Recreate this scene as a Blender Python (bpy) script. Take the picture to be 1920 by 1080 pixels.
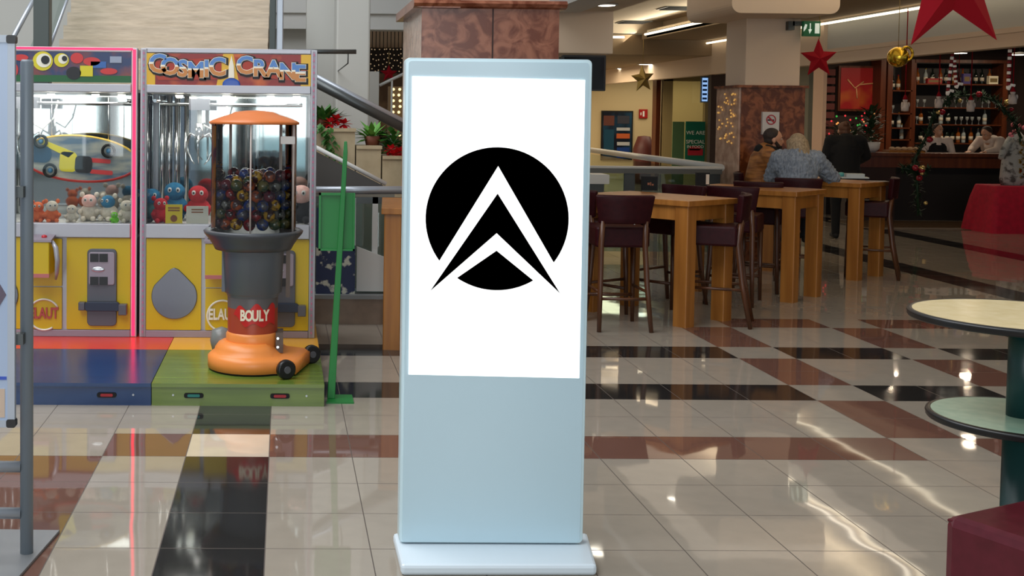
import bpy, bmesh, math, random
from mathutils import Vector, Matrix, Euler
random.seed(7)
PI = math.pi
SC = bpy.context.scene
for o in list(bpy.data.objects): bpy.data.objects.remove(o)

# ------------------------------------------------------------------ camera
F, PIT, YAW, ROL, CX, CY, H = 2217.6, .0408, .0162, -.0102, 567.1, 303.9, 1.65
_c, _s = math.cos(YAW), math.sin(YAW)
_X = Vector((_c, -_s, 0)); _Y = Vector((_s, _c, 0)); _Z = Vector((0, 0, 1))
FWD = _Y*math.cos(PIT) - _Z*math.sin(PIT)
_U = _Y*math.sin(PIT) + _Z*math.cos(PIT)
RGT = _X*math.cos(ROL) - _U*math.sin(ROL)
UPV = _X*math.sin(ROL) + _U*math.cos(ROL)
CAM = Vector((0, 0, H))
cd = bpy.data.cameras.new('camera'); cam = bpy.data.objects.new('camera', cd)
SC.collection.objects.link(cam); SC.camera = cam
cam.matrix_world = Matrix.Translation(CAM) @ Matrix((RGT, UPV, -FWD)).transposed().to_4x4()
cd.sensor_width = 36; cd.sensor_fit = 'HORIZONTAL'; cd.lens = F/1920*36
cd.shift_x = (960-CX)/1920; cd.shift_y = (CY-540)/1920
cd.clip_start = .05; cd.clip_end = 200

def ray(u, v): return FWD + RGT*((u-CX)/F) + UPV*(-(v-CY)/F)
def PY(u, v, Y): d = ray(u, v); return CAM + d*(Y/d.y)      # photo pixel seen at depth Y
def PZ(u, v, z=0.): d = ray(u, v); return CAM + d*((z-H)/d.z)   # photo pixel seen at height z

# ------------------------------------------------------------------ light, world, exposure
vs = SC.view_settings
SC.view_settings.view_transform = 'Standard'; vs.look = 'None'; vs.gamma = 1; vs.use_curve_mapping = False
vs.exposure = 0.0
W = bpy.data.worlds.new('world'); SC.world = W; W.use_nodes = True
bg = W.node_tree.nodes['Background']; bg.inputs[0].default_value = (.86, .93, 1, 1); bg.inputs[1].default_value = .33

def area(name, loc, size, power, col, rot=(0, 0, 0)):
    l = bpy.data.lights.new(name, 'AREA'); l.shape = 'RECTANGLE'; l.size, l.size_y = size
    l.energy = power; l.color = col
    o = bpy.data.objects.new(name, l); SC.collection.objects.link(o); o.location = loc; o.rotation_euler = rot
    return o
area('skylight', (-4.2, 4.5, 8.6), (7, 14), 1350, (.96, .98, 1))
area('rear_daylight_fill', (-1.2, -11.55, 2.9), (11, 4.6), 760, (.93, .97, 1), (math.radians(84), 0, 0))  # unseen fill light added behind the viewer, in front of the rear windows
area('ceiling_wash', (4.5, 8, 3.4), (2.5, 8), 20, (1, .88, .74))
area('ceiling_wash_far', (5.8, 17, 3.1), (2.5, 9), 26, (1, .84, .66))
area('cove_glow', (6.7, 14, 3.2), (.3, 18), 95, (1, .88, .68), (0, math.radians(140), 0))
area('hall_light_far', (5.0, 28, 2.8), (6, 3), 260, (1, .82, .56))
area('far_shop_fill', (10.2, 30.3, 2.8), (3, 1), 32, (1, .88, .66))  # fill added to brighten the far shop window; no fitting there
for k_ in range(4): area('bar_lamp', (9.9+k_*1.35, 21.4, 3.06), (.14, .14), 16, (1, .8, .58))
for k_ in range(2): area('bar_lamp', (10.2+k_*1.9, 17.2, 3.06), (.14, .14), 7, (1, .8, .58))
area('shop_lamp', (1.6, 18.5, 3.0), (2, 2), 24, (1, .85, .6))

TS, TX0, TY0 = .4, -.055, 4.4257      # floor tile size and grid origin
# ------------------------------------------------------------------ materials
def lin(c):
    c = [x/255 for x in c]
    return tuple(x/12.92 if x <= .04045 else ((x+.055)/1.055)**2.4 for x in c)+(1,)
MATS = {}
def mat(name, rgb, rough=.5, metal=0, spec=.5, emit=0, noise=None, bump=0, coat=0, ecol=None):
    """noise = (second rgb, scale, detail, lo, hi[, stretch])"""
    if name in MATS: return MATS[name]
    m = bpy.data.materials.new(name); m.use_nodes = True; nt = m.node_tree; b = nt.nodes['Principled BSDF']
    b.inputs['Base Color'].default_value = lin(rgb); b.inputs['Roughness'].default_value = rough
    b.inputs['Metallic'].default_value = metal; b.inputs['Specular IOR Level'].default_value = spec
    b.inputs['Coat Weight'].default_value = coat
    if emit:
        b.inputs['Emission Color'].default_value = lin(ecol or rgb); b.inputs['Emission Strength'].default_value = emit
    if noise or bump:
        tc = nt.nodes.new('ShaderNodeTexCoord'); mp = nt.nodes.new('ShaderNodeMapping'); nt.links.new(tc.outputs['Object'], mp.inputs[0])
        nz = nt.nodes.new('ShaderNodeTexNoise'); nt.links.new(mp.outputs[0], nz.inputs[0])
        nz.inputs['Scale'].default_value = noise[1] if noise else 60; nz.inputs['Detail'].default_value = noise[2] if noise else 4
        if noise and len(noise) > 5: mp.inputs['Scale'].default_value = noise[5]
        if noise:
            r = nt.nodes.new('ShaderNodeValToRGB'); nt.links.new(nz.outputs[0], r.inputs[0])
            r.color_ramp.elements[0].position = noise[3]; r.color_ramp.elements[1].position = noise[4]
            r.color_ramp.elements[0].color = lin(rgb); r.color_ramp.elements[1].color = lin(noise[0])
            nt.links.new(r.outputs[0], b.inputs['Base Color'])
        if bump:
            bp = nt.nodes.new('ShaderNodeBump'); bp.inputs['Strength'].default_value = bump; bp.inputs['Distance'].default_value = .01
            nt.links.new(nz.outputs[0], bp.inputs['Height']); nt.links.new(bp.outputs[0], b.inputs['Normal'])
    MATS[name] = m; return m

def glass(name, tint=(250, 252, 252), refl=.12):
    m = bpy.data.materials.new(name); m.use_nodes = True; nt = m.node_tree; nt.nodes.remove(nt.nodes['Principled BSDF'])
    out = nt.nodes['Material Output']; t = nt.nodes.new('ShaderNodeBsdfTransparent'); t.inputs[0].default_value = lin(tint)
    g = nt.nodes.new('ShaderNodeBsdfGlossy'); g.inputs['Roughness'].default_value = .02
    fr = nt.nodes.new('ShaderNodeFresnel'); fr.inputs[0].default_value = 1.35
    mx = nt.nodes.new('ShaderNodeMixShader'); ad = nt.nodes.new('ShaderNodeMath'); ad.operation = 'ADD'; ad.inputs[1].default_value = refl*.3
    nt.links.new(fr.outputs[0], ad.inputs[0]); nt.links.new(ad.outputs[0], mx.inputs[0])
    nt.links.new(t.outputs[0], mx.inputs[1]); nt.links.new(g.outputs[0], mx.inputs[2]); nt.links.new(mx.outputs[0], out.inputs[0])
    MATS[name] = m; return m

def tile_mat(name, rgb, rough=.035):
    """polished tile; grout lines every 0.4 m in world metres"""
    m = bpy.data.materials.new(name); m.use_nodes = True; nt = m.node_tree; b = nt.nodes['Principled BSDF']; N = nt.nodes.new; L = nt.links.new
    geo = N('ShaderNodeNewGeometry'); sep = N('ShaderNodeSeparateXYZ'); L(geo.outputs['Position'], sep.inputs[0])
    ds = []
    for k, off in ((0, TX0), (1, TY0)):
        a = N('ShaderNodeMath'); a.operation = 'SUBTRACT'; L(sep.outputs[k], a.inputs[0]); a.inputs[1].default_value = off-20*TS
        d = N('ShaderNodeMath'); d.operation = 'DIVIDE'; L(a.outputs[0], d.inputs[0]); d.inputs[1].default_value = TS
        f = N('ShaderNodeMath'); f.operation = 'FRACT'; L(d.outputs[0], f.inputs[0])
        g = N('ShaderNodeMath'); g.operation = 'SUBTRACT'; L(f.outputs[0], g.inputs[0]); g.inputs[1].default_value = .5
        h = N('ShaderNodeMath'); h.operation = 'ABSOLUTE'; L(g.outputs[0], h.inputs[0]); ds.append(h)
    mx = N('ShaderNodeMath'); mx.operation = 'MAXIMUM'; L(ds[0].outputs[0], mx.inputs[0]); L(ds[1].outputs[0], mx.inputs[1])
    gt = N('ShaderNodeMath'); gt.operation = 'GREATER_THAN'; L(mx.outputs[0], gt.inputs[0]); gt.inputs[1].default_value = .4945
    nz = N('ShaderNodeTexNoise'); nz.inputs['Scale'].default_value = 9; nz.inputs['Detail'].default_value = 6; L(geo.outputs['Position'], nz.inputs[0])
    hs = N('ShaderNodeMixRGB'); hs.blend_type = 'MULTIPLY'; hs.inputs[0].default_value = .18; hs.inputs[1].default_value = lin(rgb); L(nz.outputs[0], hs.inputs[2])
    mc = N('ShaderNodeMixRGB'); L(gt.outputs[0], mc.inputs[0]); L(hs.outputs[0], mc.inputs[1]); mc.inputs[2].default_value = lin((78, 68, 60))
    L(mc.outputs[0], b.inputs['Base Color'])
    mr = N('ShaderNodeMath'); mr.operation = 'MULTIPLY_ADD'; L(gt.outputs[0], mr.inputs[0]); mr.inputs[1].default_value = .6; mr.inputs[2].default_value = rough
    L(mr.outputs[0], b.inputs['Roughness'])
    n2 = N('ShaderNodeTexNoise'); n2.inputs['Scale'].default_value = 2.2; n2.inputs['Detail'].default_value = 1; L(geo.outputs['Position'], n2.inputs[0])
    bp = N('ShaderNodeBump'); bp.inputs['Strength'].default_value = .05; bp.inputs['Distance'].default_value = .03; L(n2.outputs[0], bp.inputs['Height']); L(bp.outputs[0], b.inputs['Normal'])
    b.inputs['Specular IOR Level'].default_value = .75
    return m

def wood(name, a, b_, rough=.35, sc=14, stretch=(1, 1, .08), lo=.35, hi=.7): return mat(name, a, rough, noise=(b_, sc, 5, lo, hi, stretch))

# ------------------------------------------------------------------ mesh builder
class MB:
    def __init__(s): s.v = []; s.f = []; s.m = []; s.sm = []; s.mats = []; s.M = Matrix.Identity(4)
    def mi(s, m):
        if m not in s.mats: s.mats.append(m)
        return s.mats.index(m)
    def add(s, vs_, fs, m, smooth=False):
        k = len(s.v); s.v += [tuple(s.M @ Vector(p)) for p in vs_]; i = s.mi(m)
        for f in fs: s.f.append([k+j for j in f]); s.m.append(i); s.sm.append(smooth)
        return s
    def box(s, a, b, m):
        (x0, y0, z0), (x1, y1, z1) = a, b
        x0, x1 = sorted((x0, x1)); y0, y1 = sorted((y0, y1)); z0, z1 = sorted((z0, z1))
        return s.add([(x0, y0, z0), (x1, y0, z0), (x1, y1, z0), (x0, y1, z0), (x0, y0, z1), (x1, y0, z1), (x1, y1, z1), (x0, y1, z1)],
                     [(3, 2, 1, 0), (4, 5, 6, 7), (0, 1, 5, 4), (1, 2, 6, 5), (2, 3, 7, 6), (3, 0, 4, 7)], m)
    def rbox(s, a, b, m, r=.01, axis=1, n=4):
        """box with rounded edges in the plane normal to axis"""
        (x0, y0, z0), (x1, y1, z1) = a, b; lo = [min(a[i], b[i]) for i in range(3)]; hi = [max(a[i], b[i]) for i in range(3)]
        i, j = [(1, 2), (0, 2), (0, 1)][axis]; pts = []
        for cx, cy, a0 in ((hi[i]-r, hi[j]-r, 0), (lo[i]+r, hi[j]-r, PI/2), (lo[i]+r, lo[j]+r, PI), (hi[i]-r, lo[j]+r, 1.5*PI)):
            for k in range(n+1): t = a0+PI/2*k/n; pts.append((cx+r*math.cos(t), cy+r*math.sin(t)))
        return s.prism(pts, axis, lo[axis], hi[axis], m)
    def prism(s, pts, axis, d0, d1, m, smooth=False):
        i, j = [(1, 2), (0, 2), (0, 1)][axis]
        def mk(p, d): q = [0, 0, 0]; q[i], q[j], q[axis] = p[0], p[1], d; return q
        n = len(pts); vs_ = [mk(p, d0) for p in pts]+[mk(p, d1) for p in pts]
        A = sum(pts[k][0]*pts[(k+1) % n][1]-pts[(k+1) % n][0]*pts[k][1] for k in range(n))
        fs = [list(range(n-1, -1, -1)), list(range(n, 2*n))]+[(k, (k+1) % n, n+(k+1) % n, n+k) for k in range(n)]
        if (A < 0) != (d1 < d0): fs = [list(reversed(f)) for f in fs]
        return s.add(vs_, fs, m, smooth)
    def tube(s, path, r, m, n=10, cap=True):
        path = [Vector(p) for p in path]; rs = r if isinstance(r, (list, tuple)) else [r]*len(path); vs_ = []; fs = []
        t0 = (path[1]-path[0]).normalized(); up = Vector((0, 0, 1)) if abs(t0.z) < .9 else Vector((1, 0, 0)); a = t0.cross(up).normalized()
        for k, p in enumerate(path):
            t = (path[min(k+1, len(path)-1)]-path[max(k-1, 0)]).normalized(); a = (a-t*a.dot(t)).normalized(); b = t.cross(a)
            for q in range(n): th = 2*PI*q/n; vs_.append(p+(a*math.cos(th)+b*math.sin(th))*rs[k])
        for k in range(len(path)-1):
            for q in range(n): fs.append((k*n+q, k*n+(q+1) % n, (k+1)*n+(q+1) % n, (k+1)*n+q))
        s.add(vs_, fs, m, True)
        if cap: s.add(vs_[:n], [list(range(n-1, -1, -1))], m); s.add(vs_[-n:], [list(range(n))], m)
        return s
    def lathe(s, prof, m, c=(0, 0), n=32, sx=1, sy=1, smooth=True, cap=True):
        vs_ = []; fs = []; P_ = len(prof)
        for r, z in prof:
            for q in range(n): th = 2*PI*q/n; vs_.append((c[0]+r*sx*math.cos(th), c[1]+r*sy*math.sin(th), z))
        for k in range(P_-1):
            for q in range(n): fs.append((k*n+q, k*n+(q+1) % n, (k+1)*n+(q+1) % n, (k+1)*n+q))
        s.add(vs_, fs, m, smooth)
        if not cap: return s
        if prof[0][0] > 1e-4: s.add(vs_[:n], [list(range(n-1, -1, -1))], m)
        if prof[-1][0] > 1e-4: s.add(vs_[-n:], [list(range(n))], m)
        return s
    def ball(s, c, r, m, n=16, k=10, rot=None):
        r = r if isinstance(r, (tuple, list)) else (r, r, r); vs_ = []; fs = []; R_ = rot.to_matrix() if rot else Matrix.Identity(3)
        for i in range(k+1):
            ph = PI*i/k
            for q in range(n):
                th = 2*PI*q/n; vs_.append(Vector(c)+R_ @ Vector((r[0]*math.sin(ph)*math.cos(th), r[1]*math.sin(ph)*math.sin(th), -r[2]*math.cos(ph))))
        for i in range(k):
            for q in range(n): fs.append((i*n+q, i*n+(q+1) % n, (i+1)*n+(q+1) % n, (i+1)*n+q))
        return s.add(vs_, fs, m, True)
    def capsule(s, p, q, r0, r1, m, n=14):
        s.ball(p, r0, m, n, 8); s.ball(q, r1, m, n, 8); return s.tube([p, q], [r0, r1], m, n)
    def leaf(s, p, d, w, m, up=Vector((0, 0, 1))):
        p = Vector(p); d = Vector(d); side = d.cross(up); side = side.normalized()*w if side.length > 1e-5 else Vector((w, 0, 0)); n_ = side.cross(d).normalized()*w*.25
        return s.add([p, p+d*.5+side+n_, p+d, p+d*.5-side+n_, p+d*.5], [(0, 4, 1), (1, 4, 2), (2, 4, 3), (3, 4, 0)], m, True)
    def star(s, c, R_, r, t, m, rot=0, yaw=0):
        c = Vector(c); vs_ = []
        for k in range(10):
            a = PI/2+rot+k*PI/5; q = R_ if k % 2 == 0 else r; vs_.append(Vector((q*math.cos(a)*math.cos(yaw), q*math.cos(a)*math.sin(yaw), q*math.sin(a)))+c)
        nrm = Vector((math.sin(yaw), -math.cos(yaw), 0))
        vs_ += [c+nrm*t, c-nrm*t]
        return s.add(vs_, [(k, (k+1) % 10, 10) for k in range(10)]+[((k+1) % 10, k, 11) for k in range(10)], m)
    def build(s, name, parent=None, loc=None, bevel=0, rz=0, weld=True):
        me = bpy.data.meshes.new(name); me.from_pydata([tuple(v) for v in s.v], [], s.f)
        for m in s.mats: me.materials.append(m)
        for p, i, sm in zip(me.polygons, s.m, s.sm): p.material_index = i; p.use_smooth = sm
        bm = bmesh.new(); bm.from_mesh(me)
        if weld: bmesh.ops.remove_doubles(bm, verts=bm.verts, dist=1e-5)
        bmesh.ops.recalc_face_normals(bm, faces=bm.faces); bm.to_mesh(me); bm.free()
        o = bpy.data.objects.new(name, me); SC.collection.objects.link(o)
        if parent: o.parent = parent
        if loc is not None: o.location = loc
        if rz: o.rotation_euler = (0, 0, rz)
        if bevel:
            b = o.modifiers.new('bevel', 'BEVEL'); b.width = bevel; b.segments = 2; b.limit_method = 'ANGLE'; b.angle_limit = .8
        return o

def tag(o, label, cat, group=None, kind=None):
    o['label'] = label; o['category'] = cat
    if group: o['group'] = group
    if kind: o['kind'] = kind
    return o
def struct(o, label=None):
    o['kind'] = 'structure'
    if label: o['label'] = label
    return o
def thing(name, label, cat, loc=(0, 0, 0), rz=0, group=None):
    o = bpy.data.objects.new(name, None); SC.collection.objects.link(o); o.location = loc; o.rotation_euler = (0, 0, rz); o.empty_display_size = .05
    return tag(o, label, cat, group)
def dup(root, loc, rz, label, scale=None):
    r = root.copy(); SC.collection.objects.link(r); r.location = loc; r.rotation_euler = (0, 0, rz); r['label'] = label
    if scale: r.scale = scale
    for ch in list(root.children):
        c = ch.copy(); SC.collection.objects.link(c); c.parent = r
        for g in ch.children: d = g.copy(); SC.collection.objects.link(d); d.parent = c
    return r
def text_mb(mb, body, M, size, m, ext=.002, align='CENTER', bold=0.):
    """letters as mesh, laid in the XZ plane facing -Y, transformed by M"""
    cu = bpy.data.curves.new('t', 'FONT'); cu.body = body; cu.size = size; cu.extrude = ext; cu.align_x = align; cu.align_y = 'CENTER'; cu.offset = bold; cu.resolution_u = 3
    o = bpy.data.objects.new('t', cu); SC.collection.objects.link(o); dg = bpy.context.evaluated_depsgraph_get(); dg.update()
    me = o.evaluated_get(dg).to_mesh(); R_ = M @ Matrix.Rotation(PI/2, 4, 'X')
    mb.add([R_ @ v.co for v in me.vertices], [list(p.vertices) for p in me.polygons], m)
    o.evaluated_get(dg).to_mesh_clear(); bpy.data.objects.remove(o); bpy.data.curves.remove(cu)
def letter_mb(mb, ch, M, size, mats3, cuts, ext=.001, bold=0.):
    """one letter whose face is banded by height: mats3 bottom to top, cuts as fractions of the size"""
    tmp = MB(); text_mb(tmp, ch, Matrix.Identity(4), size, mats3[0], ext, bold=bold)
    me = bpy.data.meshes.new('t'); me.from_pydata([tuple(v) for v in tmp.v], [], tmp.f); bm = bmesh.new(); bm.from_mesh(me)
    for c in cuts: bmesh.ops.bisect_plane(bm, geom=list(bm.verts)+list(bm.edges)+list(bm.faces), plane_co=(0, 0, c*size), plane_no=(0, 0, 1))
    bm.verts.index_update(); vs_ = [M @ v.co for v in bm.verts]; fs = [[], [], []]
    for f in bm.faces:
        z = f.calc_center_median().z; fs[sum(z > c*size for c in cuts)].append([v.index for v in f.verts])
    for k in range(3): mb.add(vs_, fs[k], mats3[k])
    bm.free(); bpy.data.meshes.remove(me)
def T(x, y, z): return Matrix.Translation((x, y, z))
# ------------------------------------------------------------------ shared materials
glass('clear_glass', (250, 252, 252), .04); glass('rail_glass', (214, 228, 226), .1)
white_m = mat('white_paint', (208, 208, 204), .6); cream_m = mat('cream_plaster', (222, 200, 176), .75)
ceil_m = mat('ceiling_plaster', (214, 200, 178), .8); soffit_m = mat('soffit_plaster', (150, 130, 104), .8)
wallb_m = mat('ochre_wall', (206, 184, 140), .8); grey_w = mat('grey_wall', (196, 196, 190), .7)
steel = mat('brushed_steel', (168, 172, 174), .32, .9); dsteel = mat('dark_steel', (88, 92, 92), .4, .7); chrome = mat('chrome', (225, 225, 225), .12, 1)
alu = mat('satin_aluminium', (170, 176, 184), .38, .6); black = mat('black_plastic', (16, 16, 18), .35); blackm = mat('black_matt', (12, 12, 12), .8)
marble = mat('red_granite', (108, 54, 32), .25, noise=((156, 98, 72), 6.5, 8, .4, .62))
marble2 = mat('brown_granite', (96, 48, 22), .25, noise=((146, 84, 48), 9, 7, .42, .62))
for m_ in (marble, marble2):
    for n_ in m_.node_tree.nodes:
        if n_.type == 'TEX_NOISE': n_.inputs['Distortion'].default_value = 1.5
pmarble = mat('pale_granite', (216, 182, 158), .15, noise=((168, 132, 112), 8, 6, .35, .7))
trav = mat('travertine', (206, 192, 172), .6, noise=((182, 168, 148), 5, 8, .35, .68, (1, 1, 7)))
beigest = mat('beige_stone', (196, 180, 146), .5, noise=((180, 163, 130), 10, 5, .3, .7))
oak = wood('oak_wood', (146, 90, 34), (174, 114, 50)); oak_d = wood('bar_wood', (78, 36, 18), (104, 52, 26)); walnut = wood('walnut_legs', (70, 38, 18), (88, 50, 26))
maroon = mat('maroon_leather', (40, 5, 10), .45, spec=.18, noise=((50, 9, 14), 25, 3, .3, .7), bump=.08)
red_m = mat('red_felt', (142, 6, 24), .8, spec=.2); redcloth = mat('red_cloth', (206, 10, 50), .75, noise=((180, 8, 42), 14, 3, .3, .7), bump=.2)
gold = mat('gold_metal', (214, 176, 60), .18, 1); dull_gold = mat('dull_gold', (150, 128, 70), .4, .6)
lampm = mat('lamp_face', (255, 246, 226), .5, emit=9); covem = mat('cove_tube', (255, 240, 208), .5, emit=2.4)
leafm = mat('green_leaf', (42, 96, 34), .5, noise=((70, 130, 50), 20, 2, .3, .7)); leafd = mat('dark_fir', (20, 44, 24), .6, noise=((34, 64, 32), 30, 2, .3, .7)); poin = mat('poinsettia_red', (200, 24, 34), .5)

# ------------------------------------------------------------------ floor
tb = tile_mat('tile_beige', (164, 154, 140)); tn = tile_mat('tile_brown', (118, 84, 72)); tk = tile_mat('tile_black', (42, 41, 40), .07); tcr = tile_mat('tile_cream', (214, 200, 178))
def tcol(c, r):
    if r > 26 and c > 13: return 1 if False else (2 if c in (17, 22) else 0)
    if c <= -3: return 1 if r <= 2 and c > -6 else 0
    if c == -2: return 1 if r == 3 else 0
    if c == -1: return 3 if r in (3, 12) else 2
    if c <= 7: return {3: 1, 6: 2, 9: 2}.get(r, 0)
    if c in (17, 22) and r > 13: return 2
    if r < 3 or r > 12: return 0
    if c % 3 == 2: return 0 if r % 3 == 0 else 1
    return {3: 1, 6: 2, 9: 2, 12: 1}.get(r, 0)
fl = MB(); C0, C1, R0, R1 = -22, 46, -14, 70
tm = [tb, tn, tk, tcr]
vs_ = [(TX0+c*TS, TY0+r*TS, 0) for r in range(R0, R1+1) for c in range(C0, C1+1)]
fl.v = vs_; fl.mats = tm; wv = C1-C0+1
for r in range(R1-R0):
    for c in range(C1-C0):
        k = r*wv+c; fl.f.append([k, k+1, k+1+wv, k+wv]); fl.m.append(tcol(c+C0, r+R0)); fl.sm.append(False)
struct(fl.build('floor'), 'polished beige floor tiles with brown and black tile bands')

# ------------------------------------------------------------------ ceiling of the right-hand hall
ZC = 3.15
X1 = PZ(1253, 57, ZC).x; X2 = PZ(1363, 77, ZC).x; XB = PZ(1082, 20, ZC).x; YE = PZ(1172, 72, ZC).y
pv = PZ(1700, 105.5, 2.5); XV = pv.x
m = MB().box((XB, 2, 3.45), (X1+.05, YE, 3.55), ceil_m)
struct(m.build('ceiling'), 'pale plaster ceiling with downlights and a cove')
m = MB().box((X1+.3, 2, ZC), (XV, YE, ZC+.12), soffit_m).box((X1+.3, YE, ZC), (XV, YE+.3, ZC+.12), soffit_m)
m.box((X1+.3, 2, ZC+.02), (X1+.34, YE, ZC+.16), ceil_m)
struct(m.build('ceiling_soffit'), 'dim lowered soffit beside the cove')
m = MB().box((X1+.7, 2, ZC+.12), (X1+.8, YE+.3, 3.6), ceil_m).box((X1+.04, 2, 3.5), (X1+.75, YE+.6, 3.6), ceil_m).box((XB, YE+.31, ZC+.12), (X1+.8, YE+.41, 3.6), ceil_m)
struct(m.build('trim_cove'), 'cream cove lip')
def light_strip(path, label, r=.022):
    o = MB().tube(path, r, covem, 8).build('cove_light'); return tag(o, label, 'light')
light_strip([(X1+.27, 2.5, ZC+.08), (X1+.27, YE, ZC+.08)], 'long cove light tube running back over the nearer edge of the soffit')
light_strip([(XB+.6, YE+.1, ZC+.03), (X1-.1, YE+.1, ZC+.03)], 'short cove light tube crossing the far end of the pale ceiling')
light_strip([(XV-.1, 2.5, ZC-.05), (XV-.1, PZ(1273, 93, ZC).y, ZC-.05)], 'straight light strip running back beside the star decorations and bar front', .018)
# far lowered soffit and rear wall
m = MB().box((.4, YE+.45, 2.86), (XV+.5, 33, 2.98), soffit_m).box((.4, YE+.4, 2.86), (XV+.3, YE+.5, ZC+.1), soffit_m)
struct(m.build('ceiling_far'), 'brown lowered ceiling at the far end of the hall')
YW = 31.5
struct(MB().box((.5, YW, 0), (XV+9, YW+.2, 4.2), wallb_m).build('wall_back'), 'ochre rear wall of the hall')
# white downstand beam and beige block
m = MB().box((XB-.25, 2, ZC), (XB, 14.5, 3.6), white_m)
struct(m.build('trim_beam'), 'white downstand beam at the ceiling edge')
YBk = 12.6; a = PY(1050, 100, YBk); b = PY(1151, 20, YBk)
m = MB().box((a.x-.6, YBk, a.z), (b.x, YBk+1.4, 3.45), cream_m)
struct(m.build('wall_bulkhead', bevel=.01), 'beige boxed bulkhead beside the granite pillar')
# downlights
def downlight(p, label, r=.1):
    t = thing('ceiling_downlight', label, 'ceiling light', (p.x, p.y, p.z-.012), 0, 'round ceiling downlights')
    MB().lathe([(r*.8, 0), (r, -.004), (r*1.05, .01), (r*.8, .012)], white_m, n=20).build('rim', t)
    MB().lathe([(r*.78, -.002), (r*.78, .008)], lampm, n=20).build('lamp_lens', t)
zs_ = PY(1151, 21, YBk).z; xb_ = PZ(1083, 21, zs_).x
struct(MB().box((xb_, 8, zs_), (b.x, YBk, zs_+.08), ceil_m).build('ceiling_strip'), 'narrow ceiling strip before the beige bulkhead')
struct(MB().box((xb_-.35, 8, zs_-.02), (xb_, YBk-.01, zs_+.2), white_m).build('trim_beam_low'), 'white beam edge above the granite pillar')
downlight(PZ(1137, 8, zs_-.003), 'round ceiling downlight just right of the white beam', .11)
downlight(Vector((5.3, 15.6, 3.448)), 'round ceiling downlight above the right of the tables', .11)
downlight(PZ(1170, 128, 2.858), 'round downlight over the poster wall, left of the pair', .2)
downlight(PZ(1212, 120, 2.858), 'round downlight near the gold hanging star, right of the pair', .2)
# vents in the pale ceiling
for (u, v), lb in (((1272, 15), 'dark ceiling vent near the top, right of centre'), ((1188, 41), 'dark ceiling vent above the gold star, further back')):
    p = PZ(u, v, 3.445); t = thing('ceiling_vent', lb, 'vent', (p.x, p.y, 3.435), 0, 'ceiling vents')
    MB().box((-.28, -.28, 0), (.28, .28, .012), dsteel).build('vent_frame', t)
    g = MB()
    for k in range(6): g.box((-.24, -.24+k*.088, -.012), (.24, -.21+k*.088, 0), blackm)
    g.build('grille', t)
# ------------------------------------------------------------------ bar-side bulkhead (valance) and shop front
YJ = PZ(1548, 120, 2.5).y
m = MB(); m.box((XV, 2, 2.5), (XV+.18, YJ, 2.56), cream_m).box((XV+.03, 2, 2.56), (XV+.18, YJ, 2.66), cream_m).box((XV+.0, 2, 2.66), (XV+.18, YJ, 2.72), cream_m)
m.box((XV+.06, 2, 2.72), (XV+.18, YJ, 3.3), grey_w)
m.box((XV, YJ, 2.5), (XV+.18, YW, 3.3), cream_m)
struct(m.build('trim_valance'), 'cream stepped valance above the bar opening')
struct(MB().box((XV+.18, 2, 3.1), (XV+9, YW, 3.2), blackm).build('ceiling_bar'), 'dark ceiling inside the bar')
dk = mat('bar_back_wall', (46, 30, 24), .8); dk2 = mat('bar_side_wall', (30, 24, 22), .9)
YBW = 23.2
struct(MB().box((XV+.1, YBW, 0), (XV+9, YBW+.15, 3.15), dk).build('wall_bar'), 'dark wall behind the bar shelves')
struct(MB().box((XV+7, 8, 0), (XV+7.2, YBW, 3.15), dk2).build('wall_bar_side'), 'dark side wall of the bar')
# jambs between hall and bar
a = PY(1512, 330, YJ+2.5); b = PY(1533, 140, YJ+2.5)
struct(MB().box((a.x, YJ+2.5, 0), (b.x, YJ+2.9, 3.1), mat('sage_panel', (150, 148, 126), .6)).build('trim_panel'), 'sage grey panel beside the column')
a = PY(1539, 330, YJ); b = PY(1551, 140, YJ)
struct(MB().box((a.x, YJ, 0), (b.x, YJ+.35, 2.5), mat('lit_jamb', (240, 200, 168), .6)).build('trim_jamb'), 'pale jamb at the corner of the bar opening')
# rear shopfront right of the poster wall
YS = 29.
a = PY(1228, 300, YS); b = PY(1240, 140, YS)
struct(MB().box((a.x, YS, 0), (b.x, YS+.3, 2.86), oak_d).build('trim_post'), 'brown post at the corner of the far shopfront')
m = MB(); a = PY(1240, 300, YS); b = PY(1352, 128, YS)
m.box((a.x, YS, 2.55), (b.x+1, YS+.15, 2.86), mat('khaki_frame', (172, 152, 104), .6))
for u in (1243, 1252, 1322, 1342): q = PY(u, 200, YS); m.box((q.x, YS, 0), (q.x+.12, YS+.15, 2.6), MATS['khaki_frame'])
struct(m.build('window_1'), 'khaki framed shop window at the far end')
a = PY(1255, 310, YS+.1); b = PY(1322, 145, YS+.1)
struct(MB().box((a.x, YS+.1, 0.0), (b.x, YS+.12, 2.55), glass('shop_glass', (240, 240, 225), .1)).build('window_pane_1'), 'far shop window glass')

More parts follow.
